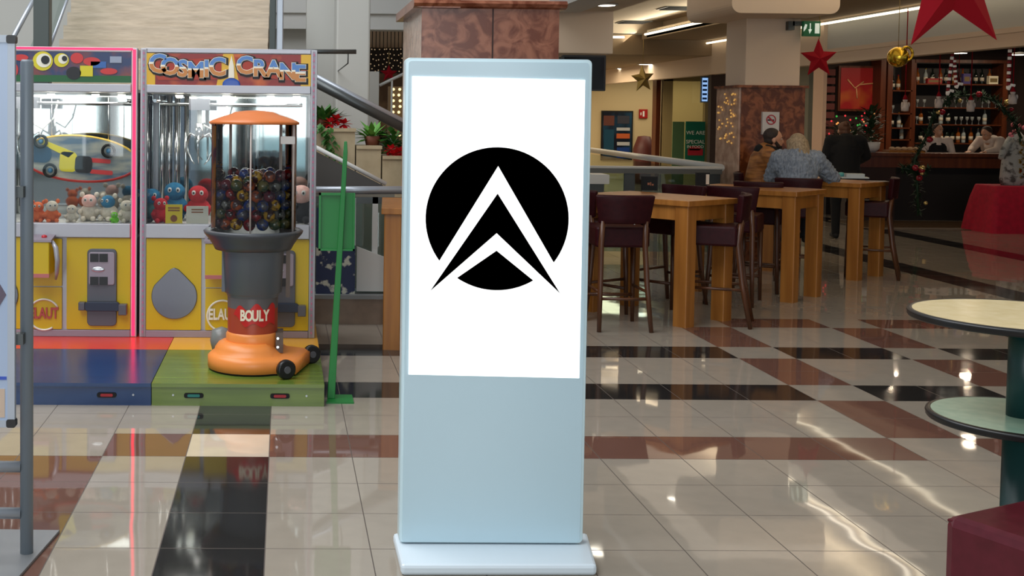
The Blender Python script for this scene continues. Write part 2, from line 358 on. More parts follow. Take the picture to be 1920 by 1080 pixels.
# ------------------------------------------------------------------ large granite pillar behind the kiosk
YP = 9.4
a = PY(790, 103, YP); b = PY(1049, 18, YP); bk = PY(756, 105, YP+1.45)
m = MB(); D = 1.45
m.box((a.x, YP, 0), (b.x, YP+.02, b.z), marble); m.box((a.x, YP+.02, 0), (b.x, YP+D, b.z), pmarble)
m.box((PY(924, 50, YP).x-.006, YP-.003, 0), (PY(924, 50, YP).x+.006, YP, b.z), mat('joint', (60, 34, 26), .6))
o = m.build('wall_pillar'); struct(o, 'large square pillar clad in red granite with pale side')
m = MB(); zc = b.z
prof = [(0, .0), (-.05, .01), (-.07, .035), (-.05, .06), (0, .07)]
m.prism([(YP+.0+p[0], zc+p[1]) for p in prof]+[(YP+D, zc+.07), (YP+D, zc)], 0, a.x-.07, b.x+.05, marble)
m.prism([(a.x+p[0], zc+p[1]) for p in prof]+[(a.x+.3, zc+.07), (a.x+.3, zc)], 1, YP-.05, YP+D, marble)
struct(m.build('trim_cornice'), 'rounded granite cornice of the large pillar')
struct(MB().box((a.x+.08, YP+.1, zc+.07), (b.x-.06, YP+D-.05, 6), cream_m).build('wall_pillar_upper'), 'cream upper shaft of the large pillar')
# ------------------------------------------------------------------ far column by the seated couple
YC = 13.6
a = PY(1397, 160, YC); b = PY(1503, 30, YC); zc = PY(1440, 165, YC).z
m = MB().box((a.x, YC, zc), (b.x, YC+.62, 3.5), cream_m)
struct(m.build('wall_column_upper', bevel=.01), 'cream upper shaft of the square column')
a2 = PY(1388, 250, YC-.04); b2 = PY(1507, 250, YC-.04)
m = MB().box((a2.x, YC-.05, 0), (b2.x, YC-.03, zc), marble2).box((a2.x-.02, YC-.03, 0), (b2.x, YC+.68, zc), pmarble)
m.box((a2.x-.05, YC-.08, zc), (b2.x+.03, YC+.7, zc+.03), marble2)
struct(m.build('wall_column'), 'square column clad in red granite')
cp = PY(1372, 24, 12.9)
m = MB().rbox((cp.x, 12.9, cp.z), (PY(1575, 12, 12.9).x, 14.35, 3.6), cream_m, .1, 1, 6)
struct(m.build('trim_capital'), 'broad rounded cream head above the square column')

# ------------------------------------------------------------------ left side: atrium walls, stairs
YL = 13.5
a = PY(478, 340, YL); b = PY(628, 0, YL)
struct(MB().box((-9, YL+3, 0), (PY(758, 0, YL+3).x-.9, YL+3.2, 9), grey_w).build('wall_atrium'), 'light grey wall of the atrium')
a = PY(628, 310, 12.2); b = PY(695, 0, 12.2)
struct(MB().box((a.x, 12.2, 0), (b.x, 12.8, 9), grey_w).build('wall_atrium_column', bevel=.02), 'light grey square column beside the planters')
a = PY(533, 310, 13.2); b = PY(600, 60, 13.2)
struct(MB().box((PY(575, 20, 13.2).x, 13.2, 0), (PY(628, 20, 13.2).x, 13.5, 9), grey_w).build('wall_atrium_pier'), 'light grey pier behind the square column')
a = PY(695, 310, 13.4); b = PY(711, 134, 13.4)
struct(MB().box((a.x-.05, 13.4, 0), (b.x, 13.9, b.z), white_m).build('wall_low'), 'white end of a low wall')
# upper floor slab edges
a = PY(400, 22, 16.2); b = PY(860, -60, 16.2)
struct(MB().box((a.x, 16.2, a.z), (b.x, 16.5, b.z+1.4), white_m).build('trim_gallery_upper'), 'white edge of the upper gallery')
a = PY(400, 52, 16.25); b = PY(860, 27, 16.25)
struct(MB().box((a.x, 16.25, a.z), (b.x, 16.6, b.z), white_m).build('trim_gallery'), 'white band below the upper gallery')
a = PY(694, 90, 17); b = PY(790, 50, 17)
struct(MB().box((a.x-.1, 16.6, b.z-.02), (b.x+1.3, 22, b.z+.06), cream_m).build('ceiling_shop'), 'warm ceiling of the distant shop')
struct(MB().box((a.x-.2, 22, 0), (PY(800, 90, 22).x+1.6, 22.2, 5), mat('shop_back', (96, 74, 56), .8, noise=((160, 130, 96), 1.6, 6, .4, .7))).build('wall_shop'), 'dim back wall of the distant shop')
# main staircase going up and away
sc_ = MB(); y0 = 10.2; z0 = PY(300, 96, y0).z; xl = PY(100, 60, 10.4).x; xr = PY(500, 60, 10.4).x
for k in range(14):
    zz = z0-.6+k*.15; yy = y0-.3+(k-4)*.31+1.2
    sc_.box((xl-.02*k, yy, zz-.3), (xr, yy+.5, zz+.15), trav)
struct(sc_.build('stairs'), 'travertine stair flight rising behind the machines')

# ------------------------------------------------------------------ the hall behind the camera (seen in mirrors and polished metal)
struct(MB().box((-9, -12, 0), (9, -11.8, 4.6), mat('rear_wall', (120, 116, 110), .7)).build('wall_rear'), 'grey wall behind the viewer')
m = MB(); dkp = mat('rear_dark', (36, 38, 42), .3)
for x in (-7.5, -4.6, -3.7, -1.2, 1.6, 2.5, 5.6): m.box((x, -11.8, 0), (x+.55, -11.6, 3.6), dkp)
struct(m.build('trim_rear'), 'dark shopfront frames behind the viewer')
m = MB(); wl_ = mat('window_daylight', (190, 224, 236), .3, emit=.8)
for x0_, x1_ in ((-6.9, -4.7), (-3.1, -1.3), (-.6, 1.5), (3.1, 5.5)): m.box((x0_, -11.79, .3), (x1_, -11.74, 3.4), wl_)
struct(m.build('window_2'), 'bright shop windows behind the viewer')
# ------------------------------------------------------------------ kiosk
def kiosk():
    b0 = PZ(748, 1018, .045); b1 = PZ(1092, 1018, .045); Yk = (b0.y+b1.y)/2; w = b1.x-b0.x; ztop = PY(937, 110, Yk).z
    cx = (b0.x+b1.x)/2
    t = thing('advertising_kiosk', 'tall pale blue digital signage kiosk with a white screen showing a round black emblem', 'display kiosk', (cx, Yk, 0))
    blue = mat('kiosk_glass', (186, 212, 222), .16, noise=((192, 216, 226), 1.2, 2, .3, .7)); rim = mat('kiosk_rim', (204, 226, 232), .28, .15); base_m = mat('kiosk_base', (214, 226, 234), .3)
    MB().rbox((-w/2, .0, .045), (w/2, .065, ztop), rim, .018, 1, 5).build('housing', t, bevel=.003)
    MB().rbox((-w/2+.012, -.004, .048), (w/2-.012, .004, ztop-.012), blue, .012, 1, 4).build('front_glass', t)
    f = PZ(750, 1078, 0); 
    m = MB(); q4 = [PZ(752, 1080, 0), PZ(1119, 1080, 0), PZ(1101, 1003, .03), PZ(737, 1003, .03)]
    m.prism([(q.x-cx, q.y-Yk) for q in q4], 2, .0, .04, base_m)
    m.build('foot_plate', t, bevel=.012)
    cor = [PY(u, v, Yk-.006) for u, v in ((773, 143), (1097, 150), (1086, 709), (766, 702))]
    loc = lambda p: (p.x-cx, p.z)
    q = [loc(p) for p in cor]; q = [q[3], q[2], q[1], q[0]]
    scr = MB().prism(q, 1, -.008, -.003, mat('screen_white', (255, 255, 255), .3, emit=.9)).build('screen', t)
    ink = mat('emblem_black', (0, 0, 0), .9, spec=0)
    def lp(u, v): p = PY(u, v, Yk-.008); return (p.x-cx, p.z)
    e = MB(); R_ = 134; c = (932, 410)
    a0 = math.atan2(487-c[1], 826-c[0]); a1 = math.atan2(492-c[1], 1038-c[0])
    arc = []
    n = 60; s0 = a0 % (2*PI); s1 = a1+2*PI
    for k in range(n+1): th = s0+(s1-s0)*k/n; arc.append(lp(c[0]+R_*math.cos(th), c[1]+R_*math.sin(th)))
    e.prism(arc+[lp(934, 311)], 1, -.0105, -.008, ink)
    e.prism([lp(933, 363), lp(1050, 550), lp(931, 437), lp(807, 545)], 1, -.0105, -.008, ink)
    th0 = math.atan2(523-c[1], 998-c[0]); th1 = math.atan2(518-c[1], 859-c[0])
    e.prism([lp(931, 470)]+[lp(c[0]+R_*math.cos(th0+(th1-th0)*k/24), c[1]+R_*math.sin(th0+(th1-th0)*k/24)) for k in range(25)], 1, -.0105, -.008, ink)
    e.build('emblem', scr)
kiosk()

# ------------------------------------------------------------------ play platform
ZP = .128
pf = PZ(400, 762, 0).y; pj = PZ(400, 656, ZP).y
xL = PZ(-140, 762, 0).x; xM = PZ(283, 762, 0).x; xR = PZ(608, 760, 0).x
def platform(x0, x1, y0, y1, m, label, slots, hole):
    t = thing('platform_box', label, 'platform', ((x0+x1)/2, y0, 0), 0, 'painted wooden platform boxes'); w = (x1-x0)/2-.002
    MB().box((-w, 0, ZP-.02), (w, y1-y0-.004, ZP), m).box((-w, .012, 0), (w, .035, ZP-.02), m).box((-w, .035, 0), (-w+.02, y1-y0-.004, ZP-.02), m).box((w-.02, .035, 0), (w, y1-y0-.004, ZP-.02), m).box((-w, y1-y0-.03, 0), (w, y1-y0-.004, ZP-.02), m).build('box_shell', t)
    for sx, hm in slots:
        s = MB().rbox((sx-.055, .004, .045), (sx+.055, .014, .073), blackm, .013, 1, 5).rbox((sx-.035, .001, .051), (sx+.035, .006, .067), hm, .007, 1, 4)
        s.build('handle', t)
    for sx in (-w+.12, w-.1): MB().prism([(sx+.006*math.cos(k), .06+.006*math.sin(k)) for k in [i*PI/4 for i in range(8)]], 1, .009, .013, steel).build('screw', t)
blu = wood('blue_paint', (4, 46, 92), (10, 56, 104), .22, 20, (.06, 1, 1)); grn = wood('green_paint', (92, 112, 42), (112, 132, 56), .22, 20, (.06, 1, 1))
rdp = mat('red_paint', (212, 62, 52), .3); ylp = mat('yellow_paint', (232, 168, 52), .3)
slot_r = mat('slot_red', (150, 24, 34), .4); slot_g = mat('slot_green', (16, 110, 100), .4)
c = (xL+xM)/2; platform(xL, xM, pf, pj, blu, 'blue painted wooden platform box on the left front', [(PZ(199, 742, .06).x-c, slot_r), ((-.9), slot_r)], slot_r)
c = (xM+xR)/2; platform(xM, xR, pf, pj, grn, 'olive green painted wooden platform box under the gumball machine', [(PZ(363, 742, .06).x-c, slot_g), (PZ(525, 742, .06).x-c, slot_r)], slot_r)
platform(xL, xM, pj, pj+1.6, rdp, 'red painted platform box under the left claw machine', [], slot_r)
platform(xM, xR, pj, pj+1.6, ylp, 'yellow painted platform box under the right claw machine', [], slot_r)

# ------------------------------------------------------------------ claw machines
YF = PZ(400, 633, ZP).y
def mx(u): return PY(u, 400, YF).x
def mz(v, u=420): return PY(u, v, YF).z
MX0 = mx(262); MW = mx(592)-MX0
def ring(m_, cx, cz, r, w, y, mt, n=28, a0=0, a1=2*PI):
    pts = [(cx+r*math.cos(a0+(a1-a0)*k/n), y, cz+r*math.sin(a0+(a1-a0)*k/n)) for k in range(n+1)]
    m_.tube(pts, w, mt, 6, cap=True)
yel = mat('machine_yellow', (204, 174, 8), .32); sil = mat('machine_silver', (172, 172, 178), .35, .35); sil2 = mat('machine_lilac_grey', (150, 138, 148), .4, .3)
dgr = mat('slot_panel_grey', (92, 92, 98), .4, .3); mirror = mat('mirror_back', (180, 184, 182), .05, 1); ledr = mat('led_red', (255, 30, 70), .4, emit=2.6); ledo = mat('led_unlit', (196, 110, 140), .4)
def claw_machine(u0, label, lit, marquee):
    X0 = MX0+(u0-262)*(MW/330.)
    t = thing('claw_machine', label, 'arcade machine', (X0, YF, ZP)); dz = -ZP
    lx = lambda u: mx(u)-MX0; z = lambda v: mz(v)+dz
    D = .86; zt = z(92); pw = lx(274)
    wl, wr = lx(273), lx(581)
    # cabinet and frame
    m = MB().box((.0, 0.015, 0), (MW, D, z(447)), sil); m.build('cabinet', t, bevel=.004)
    m = MB().box((0, 0, 0), (pw, .05, zt), sil).box((MW-pw, 0, 0), (MW, .05, zt), sil)
    m.box((0, D-.05, z(447)), (.04, D, zt), sil).box((MW-.04, D-.05, z(447)), (MW, D, zt), sil)
    m.box((pw, .0, z(100)), (MW-pw, .05, zt), sil).box((pw, -.012, z(175)), (MW-pw, .06, z(160)), sil)
    m.box((pw, -.02, z(447)), (MW-pw, .06, z(421)), sil).box((pw, -.006, 0), (MW-pw, .04, z(620)), sil2)
    m.build('frame', t, bevel=.004)
    MB().box((.02, .02, zt-.03), (MW-.02, D, zt), sil).box((.04, .1, z(175)-.0), (MW-.04, D-.02, z(168)), white_m).build('roof', t)
    # led strips with dots
    for k, x in enumerate((.016, MW-.03)):
        on = lit and k == 1
        s = MB().box((x-.002, -.008, .01), (x+.017, -.0005, zt-.01), ledr if on else sil2)
        if not on:
            for q in range(48): s.box((x+.003, -.011, .03+q*.04), (x+.012, -.008, .045+q*.04), ledo)
        s.build('led_strip', t)
    if lit: MB().box((pw, -.006, z(96)), (MW-pw+.01, 0, z(92)), ledr).build('led_strip', t)
    # glass front and sides, mirror back, inner floor
    MB().box((pw, .02, z(421)), (MW-pw, .026, z(175)), MATS['clear_glass']).build('front_window', t)
    MB().box((.012, .06, z(447)), (.018, D-.06, z(175)), MATS['clear_glass']).build('side_window', t)
    MB().box((MW-.018, .06, z(447)), (MW-.012, D-.06, z(175)), MATS['clear_glass']).build('side_window', t)
    MB().box((.04, D-.03, z(447)), (MW-.04, D-.015, z(175)), mirror).build('mirror_panel', t)
    MB().box((.05, .06, z(447)-.0), (MW-.05, D-.04, z(424)), white_m).build('prize_deck', t)
    # gantry rails and inner poles
    g = MB(); zr = z(190)
    for x in (.09, MW-.09): g.tube([(x, .08, zr), (x, D-.05, zr)], .012, chrome)
    g.tube([(.09, .4, zr-.02), (MW-.09, .4, zr-.02)], .012, chrome); g.box((lx(345), .34, zr-.06), (lx(385), .46, zr+.02), dgr)
    g.build('gantry', t)
    for u in (281, 296, 311, 330): MB().tube([(lx(u), D-.1, z(445)), (lx(u), D-.1, z(178))], .012+.004*(u % 2), chrome).build('pole', t)
    cl = MB(); x0, y_ = lx(365), .4; zc_ = z(258)
    cl.tube([(x0, y_, zr-.04), (x0, y_, zc_+.06)], .017, white_m); cl.lathe([(.0, zc_+.1), (.03, zc_+.09), (.034, zc_), (.02, zc_-.02), (0, zc_-.03)], chrome, (x0, y_), 16)
    cb = cl.build('claw', t)
    for k in range(3):
        a = 2*PI*k/3+.5; ca, sa = math.cos(a), math.sin(a)
        MB().tube([(x0+ca*r, y_+sa*r, zc_+h) for r, h in ((.02, -.01), (.075, .02), (.105, -.04), (.1, -.11), (.07, -.17), (.04, -.2))], [.008, .009, .009, .008, .007, .004], chrome, 8).build('prong', cb)
    MB().tube([(x0+.03, y_, zc_+.08), (x0+.1, y_, zc_-.0+.04), (x0+.17, y_+.05, zc_+.12), (x0+.2, y_+.05, zr)], .007, white_m, 8).build('cable', t)
    for u in (330, 420, 505, 555): MB().lathe([(0, 0), (.02, 0), (.026, .012), (.026, .02)], lampm, (lx(u), .2), 14).build('lamp', t).location = (0, 0, z(184))
    # lower front: yellow panels
    def panel(u0_, u1, v0, v1, nm='panel', y=-.004, mt=yel): return MB().rbox((lx(u0_), y, z(v1)), (lx(u1), .02, z(v0)), mt, .006, 1, 3).build(nm, t)
    panel(275, 378, 448, 619); panel(386, 452, 541, 619); panel(386, 452, 450, 539); panel(461, 580, 448, 619)
    # teardrop prize flap
    cx, cz = lx(328), z(556); R_ = lx(371)-lx(328); pts = []
    for k in range(25): th = math.radians(205+k*(130+0)/24.) if False else math.radians(-212+25+k*(424-50-180+0)/24.)
    pts = []
    for k in range(29): th = math.radians(150+k*240/28.); pts.append((cx+R_*math.cos(th), cz+R_*1.0*math.sin(th)))
    apex = z(502); pr = pts[-1]
    pts += [(cx+R_*.45, cz+R_*.93), (cx+R_*.18, apex-.012), (cx, apex), (cx-R_*.18, apex-.012), (cx-R_*.45, cz+R_*.93)]
    fl_ = MB().prism(pts, 1, -.016, -.004, mat('flap_steel', (112, 112, 118), .3, .85)).build('prize_flap', t, bevel=.004)
    # ring logo
    lg = MB(); lu, lv = 419, 592; rr = lx(448)-lx(419)
    ringm = mat('logo_ring', (150, 146, 160) if lit else (226, 226, 214), .35, .2); lett = mat('logo_letters', (178, 76, 72) if lit else (232, 232, 220), .4) if lit else mat('logo_letters_white', (232, 232, 220), .4)
    ringm = MATS['logo_ring'] if lit else mat('logo_ring_white', (226, 226, 214), .35)
    ring(lg, lx(lu), z(lv), rr, .0075, -.008, ringm, 28, .5, 5.3)
    text_mb(lg, 'ELAUT', T(lx(lu), -.012, z(lv-2)) @ Matrix.Diagonal((.8, 1, 1.25, 1)), .082, lett, .003, bold=.0025)
    lg.build('logo', t)
    # coin panel, on the wide right-hand door
    cpx0, cpx1 = lx(500), lx(555)
    cp_ = MB().rbox((cpx0, -.02, z(612)), (cpx1, .0, z(468)), dgr, .03, 1, 5).rbox((cpx0+.012, -.03, z(535)), (cpx1-.012, -.018, z(474)), sil2, .015, 1, 4).build('coin_panel', t, bevel=.004)
    for (u, v) in ((514, 485), (531, 485), (514, 528), (531, 528)): MB().box((lx(u)-.028, -.036, z(v)-.025), (lx(u)+.028, -.03, z(v)+.03), black).build('coin_slot', cp_)
    MB().ball((lx(521), -.031, z(506)), (.045, .006, .018), mat('badge_silver', (210, 212, 214), .25, .8), 16, 8).build('badge', cp_)
    hb = MB(); navy = mat('bar_navy', (48, 56, 72), .4, .3)
    hb.box((lx(485), -.05, z(582)), (lx(497), .0, z(567)), dgr).rbox((lx(497), -.055, z(583)), (lx(562), -.025, z(566)), navy, .02, 1, 5).box((lx(560), -.06, z(590)), (lx(575), -.0, z(570)), dgr)
    hb.build('lock_bar', t, bevel=.004)
    # control console
    con = MB().prism([(-.16, z(512)), (.0, z(512)), (.0, z(448)), (-.16, z(452))], 0, lx(388), lx(437), yel).build('console', t, bevel=.006)
    MB().prism([(-.165, z(452)), (.0, z(446)), (.0, z(441)), (-.165, z(448))], 0, lx(386), lx(441), sil2).build('console_top', con)
    MB().tube([(lx(397), -.09, z(448)), (lx(397), -.09, z(428))], .007, black).ball((lx(397), -.09, z(424)), .016, black).lathe([(.028, z(447)), (.02, z(444))], black, (lx(397), -.09), 16).build('joystick', con)
    MB().lathe([(.02, z(447)), (.018, z(442)), (0, z(440))], mat('button_red', (190, 40, 50), .3), (lx(424), -.09), 16).build('button', con)
    MB().tube([(lx(441), -.13, z(452)), (lx(449), -.16, z(462)), (lx(452), -.16, z(485)), (lx(450), -.14, z(508)), (lx(446), -.1, z(522))], [.012, .017, .017, .014, .008], sil, 10).build('side_guard', con)
    MB().box((lx(388), -.165, z(517)), (lx(437), -.158, z(510)), mat('console_trim', (190, 110, 110), .4)).build('trim_strip', con)
    marquee(t, lx, z, pw)
    l = bpy.data.lights.new('machine_light', 'AREA'); l.shape = 'RECTANGLE'; l.size = MW-.3; l.size_y = .25; l.energy = 5.5; l.color = (1, .96, .9)
    lo = bpy.data.objects.new('machine_light', l); SC.collection.objects.link(lo); lo.location = (X0+MW/2, YF+.3, ZP+z(178))
    return t, X0
def cosmic(t, lx, z, pw):
    x0, x1, zb, zt = lx(271), lx(580), z(160), z(101); w = x1-x0; h = zt-zb
    mr = mat('marquee_red', (140, 16, 10), .35, noise=((226, 110, 20), 3.5, 3, .5, .68)); my = mat('marquee_yellow', (226, 176, 20), .35)
    p = MB().box((x0, .004, zb), (x1, .018, zt), mr).build('marquee', t)
    d = MB()
    for a, b in ((.0, .06), (.94, 1.)): d.box((x0+w*a, .001, zb), (x0+w*b, .004, zt), my)
    d.prism([(x0+w*.43, zb), (x0+w*.57, zb), (x0+w*.53, zt), (x0+w*.47, zt)], 1, .001, .004, my)
    d.prism([(x0+w*.02, zt-.06), (x0+w*.46, zt-.02), (x0+w*.46, zb+.04), (x0+w*.08, zb+.03)], 1, -.0005, .001, mat('marquee_orange', (170, 46, 16), .4))
    d.prism([(x0+w*.54, zt-.02), (x0+w*.98, zt-.1), (x0+w*.95, zb+.03), (x0+w*.56, zb+.07)], 1, -.0005, .001, MATS['marquee_orange'])
    d.build('backdrop', p)
    blk = mat('letter_shadow', (18, 12, 14), .5); lo_ = mat('letter_gold', (196, 120, 24), .3); mid = mat('letter_cream', (240, 232, 210), .3); top = mat('letter_blue', (60, 120, 190), .3)
    L_ = MB()
    def word(s, cxs, czs, szs):
        for ch, cx_, cz_, sz in zip(s, cxs, czs, szs):
            M0 = T(x0+w*cx_, 0, zb+h*cz_)
            text_mb(L_, ch, M0 @ T(.005, -.001, -.006), sz*1.1, blk, .001, bold=.014)
            text_mb(L_, ch, M0 @ T(0, -.003, 0), sz, mid, .001, bold=.0085)
            letter_mb(L_, ch, M0 @ T(0, -.006, 0), sz, (lo_, mid, top), (.02, .1), .001, bold=.005)
    word('COSMIC', (.075, .15, .225, .305, .37, .435), (.64, .56, .5, .46, .5, .56), (.17, .155, .15, .145, .15, .165))
    word('CRANE', (.6, .69, .775, .86, .935), (.62, .54, .52, .44, .38), (.16, .15, .15, .15, .15))
    L_.build('lettering', p)
    g = MB(); gx = x0+w*.52; g.ball((gx, -.001, zb+.005), (.06, .004, .045), mat('globe_blue', (30, 80, 170), .3), 20, 10)
    g.prism([(gx-.02, zb+.05), (gx+.02, zb+.05), (gx+.016, zb+.13), (gx, zt-.01), (gx-.018, zb+.13)], 1, -.006, .0, mid)
    g.build('rocket', p)
def sport(t, lx, z, pw):
    x0, x1, zb, zt = lx(271), lx(580), z(157), z(99); w = x1-x0; h = zt-zb
    p = MB().box((x0, .004, zb), (x1, .018, zt), mat('marquee_blue', (30, 52, 96), .35, noise=((120, 60, 60), 5, 4, .45, .62))).build('marquee', t)
    d = MB(); d.box((x0, .001, zb), (x1, .004, zb+h*.22), mat('pitch_green', (20, 92, 46), .4))
    U = lambda u: x0+w*((u-(-60))/312.)
    yl = mat('shape_yellow', (214, 200, 30), .4); wh = mat('shape_white', (236, 232, 214), .4); bk = mat('shape_black', (14, 14, 20), .4); rd = mat('shape_red', (200, 50, 50), .4)
    def disc(u, v, ru, rv, mt, y): cx_, cz_ = U(u), z(v); d.prism([(cx_+ru*w/312*math.cos(k*PI/12), cz_+rv*h/58*math.sin(k*PI/12)) for k in range(24)], 1, y-.002, y, mt)
    disc(86, 118, 19, 18, yl, .0); disc(88, 117, 14, 13, wh, -.003); disc(91, 116, 8, 8, bk, -.006)
    disc(121, 116, 14, 13, yl, .0); disc(124, 114, 9, 9, wh, -.003); disc(127, 113, 5, 5, bk, -.006)
    disc(150, 112, 12, 10, rd, .0); disc(178, 118, 16, 8, rd, -.001); disc(144, 140, 14, 12, bk, -.002)
    d.box((U(156), -.004, z(146)), (U(180), .0, z(126)), yl); d.box((U(176), -.003, z(130)), (U(205), .0, z(118)), mat('shape_blue', (50, 100, 170), .4)); d.box((U(212), -.003, z(120)), (U(234), .0, z(108)), mat('shape_grey', (150, 160, 180), .4))
    disc(45, 112, 14, 6, rd, 0); disc(30, 135, 10, 14, rd, 0); disc(210, 136, 16, 6, rd, -.002); disc(-10, 120, 18, 16, yl, 0)
    d.build('artwork', p)
cm1, CX1 = claw_machine(262, 'claw machine with COSMIC CRANE sign behind the gumball dispenser', False, cosmic)
cm2, CX2 = claw_machine(262-335, 'left claw machine with a lit red light strip and cartoon eyes on its sign', True, sport)
DECK = mz(424)
def inU(u, Yo, v): p = PY(u, v, YF+Yo); return p
# prizes
def plush(name, label, u, v, Yo, r, cols_, group, ears=True, rz=0):
    r *= 1.12
    p = PY(u, v, YF+Yo); zz = max(DECK, DECK)
    t = thing(name, label, 'soft toy', (p.x, p.y, DECK), rz, group); r2 = r
    b, h_ = cols_
    MB().ball((0, 0, r*.9), (r, r*.85, r*.9), b).build('body', t)
    hd = MB().ball((0, -r*.3, r*2.1), (r*.8, r*.75, r*.7), h_).build('head', t)
    for s in (-1, 1):
        MB().ball((s*r*.75, -.1*r, r*2.75), (r*.28, r*.2, r*.3), b, 10, 6).build('ear', t) if ears else None
        MB().ball((s*r*.3, -r*.95, r*2.25), (r*.17, r*.1, r*.2), white_m, 10, 6).ball((s*r*.3, -r*1.03, r*2.25), (r*.08, r*.05, r*.1), black, 8, 5).build('eye', hd)
        MB().ball((s*r*.85, -r*.5, r*1.0), (r*.3, r*.45, r*.28), b, 10, 6).build('arm', t)
        MB().ball((s*r*.5, -r*.9, r*.3), (r*.3, r*.45, r*.28), b, 10, 6).build('foot', t)
    return t
fz = lambda n, c, c2: mat(n, c, .9, noise=(c2, 40, 3, .3, .7), bump=.3)
pw_ = fz('plush_white', (222, 212, 196), (200, 188, 170)); po = fz('plush_orange', (216, 96, 50), (230, 120, 70)); pr_ = fz('plush_red', (196, 34, 44), (170, 24, 34)); pb = fz('plush_blue', (50, 130, 170), (36, 100, 140)); pp = fz('plush_pink', (226, 170, 160), (240, 200, 190)); pbr = fz('plush_brown', (120, 90, 60), (90, 66, 42)); pg = fz('plush_lime', (110, 200, 40), (130, 220, 60)); pk = fz('plush_black', (26, 26, 30), (40, 40, 46))
G2 = 'soft toys in the left claw machine'; G1 = 'soft toys in the right claw machine'
plush('plush_toy', 'orange plush toy lying left in the left claw machine', 72, 405, .18, .045, (po, po), G2)
plush('plush_toy', 'orange and white plush toy by the joystick in the left claw machine', 97, 405, .16, .048, (po, pw_), G2, True, .3)
plush('plush_toy', 'white plush toy with pink head in the left claw machine', 168, 400, .3, .06, (pw_, pp), G2)
plush('plush_toy', 'small white plush toy in front in the left claw machine', 135, 410, .14, .04, (pw_, pw_), G2, False)
plush('plush_toy', 'blue spotted plush toy in the left claw machine', 205, 400, .3, .058, (pw_, pb), G2, True, -.4)
plush('plush_toy', 'white plush toy by the right edge of the left claw machine', 236, 400, .2, .05, (pw_, pw_), G2, True, .4)
plush('plush_toy', 'lime green plush toy lying low in the left claw machine', 215, 415, .1, .026, (pg, pg), G2, False)
plush('plush_toy', 'large red plush toy left in the right claw machine', 300, 400, .22, .055, (pr_, pr_), G1, True, .3)
plush('plush_toy', 'blue plush toy with cap behind the red one in the right claw machine', 328, 380, .5, .085, (pb, pb), G1, False)
plush('plush_toy', 'red plush toy behind the price cards in the right claw machine', 372, 385, .4, .08, (pr_, pr_), G1, False)
plush('plush_toy', 'teal plush toy in the left corner of the right claw machine', 286, 380, .5, .07, (fz('plush_teal', (80, 140, 140), (60, 110, 110)), pb), G1, False)
plush('plush_toy', 'pink plush toy by the right edge of the right claw machine', 566, 370, .3, .085, (pk, pp), G1, True, -.2)
plush('plush_toy', 'brown bear plush toy behind the gumball globe in the right claw machine', 478, 360, .5, .08, (pbr, pbr), G1)
plush('plush_toy', 'second brown bear plush toy, right of the other bear', 515, 360, .55, .085, (pbr, pw_), G1, True, .4)
for (u, v, cname, rgb, w_, h_, lb) in ((326, 403, 'card_yellow', (232, 206, 30), .115, .135, 'yellow price card standing in the right claw machine'), (370, 400, 'card_white', (226, 222, 206), .15, .125, 'white price card beside the yellow one in the right claw machine')):
    p = PY(u, v, YF+.1); o = MB().box((-w_/2, 0, 0), (w_/2, .012, h_), mat(cname, rgb, .5))
    ctx = mat('card_print', (150, 90, 50), .6)
    if u < 340: o.prism([(-.03+.024*math.cos(k)+.03, .04+.024*math.sin(k)) for k in [i*PI/6 for i in range(12)]], 1, -.002, 0, ctx); [o.box((-.04, -.002, .09+k*.017), (.04, 0, .1+k*.017), ctx) for k in range(2)]
    else: [o.box((-.04+.0*k, -.002, .08+k*.018), (.04, 0, .088+k*.018), ctx) for k in range(2)]
    tag(o.build('price_card', loc=(p.x, p.y, DECK)), lb, 'card', 'price cards')
# oval ride board prize in the left machine
p = PY(150, 297, YF+.42)
t = thing('toy_board', 'large oval toy board with a yellow and black print hanging in the left claw machine', 'toy', (p.x, p.y, p.z))
ov = [(.4*math.cos(k*PI/20), .155*math.sin(k*PI/20)) for k in range(40)]
tilt = Matrix.Rotation(math.radians(4), 4, 'Y')
m = MB(); m.M = tilt; m.prism(ov, 1, -.012, .012, mat('board_print', (72, 96, 118), .35, noise=((170, 168, 150), 3, 4, .4, .65, (1, 1, 4)))); bd = m.build('board_deck', t)
m = MB(); m.M = tilt; m.tube([(x*1.02, 0, z_*1.02) for x, z_ in ov[20:40]+[ov[0]]], .014, mat('board_edge_red', (196, 48, 40), .4), 8).tube([(x*1.02, 0, z_*1.02) for x, z_ in ov[:21]], .01, mat('board_edge_yellow', (208, 170, 60), .4), 8); m.build('board_rim', t)
m = MB(); m.M = tilt; yl = MATS['shape_yellow']; bk = MATS['shape_black']
m.rbox((-.14, -.016, -.1), (-.02, -.012, .04), yl, .03, 1).rbox((-.03, -.018, -.1), (.09, -.012, .02), bk, .03, 1).prism([(-.3, .09), (-.26, .11), (-.04, .04), (-.08, .0)], 1, -.016, -.012, yl).rbox((.08, -.017, -.02), (.22, -.012, .01), MATS['shape_red'], .01, 1).rbox((.08, -.017, -.1), (.24, -.012, -.07), MATS['shape_red'], .01, 1).rbox((-.38, -.017, -.05), (-.2, -.012, .07), mat('print_blue', (24, 70, 100), .4), .05, 1); m.build('print', bd)
for (x, z_) in ((-.28, .1), (.2, .07), (-.2, -.1)):
    m = MB(); m.M = tilt; ring(m, x, z_, .042, .011, -.03, blackm, 16); m.ball((x, -.02, z_), (.018, .012, .018), mat('wheel_hub_blue', (70, 130, 170), .3)); m.build('wheel', t)
MB().tube([(-.2, .0, .14), (-.2, 0, mz(184)-p.z)], .003, chrome, 6).tube([(.2, .0, .12), (.2, 0, mz(184)-p.z)], .003, chrome, 6).build('hanger', t)
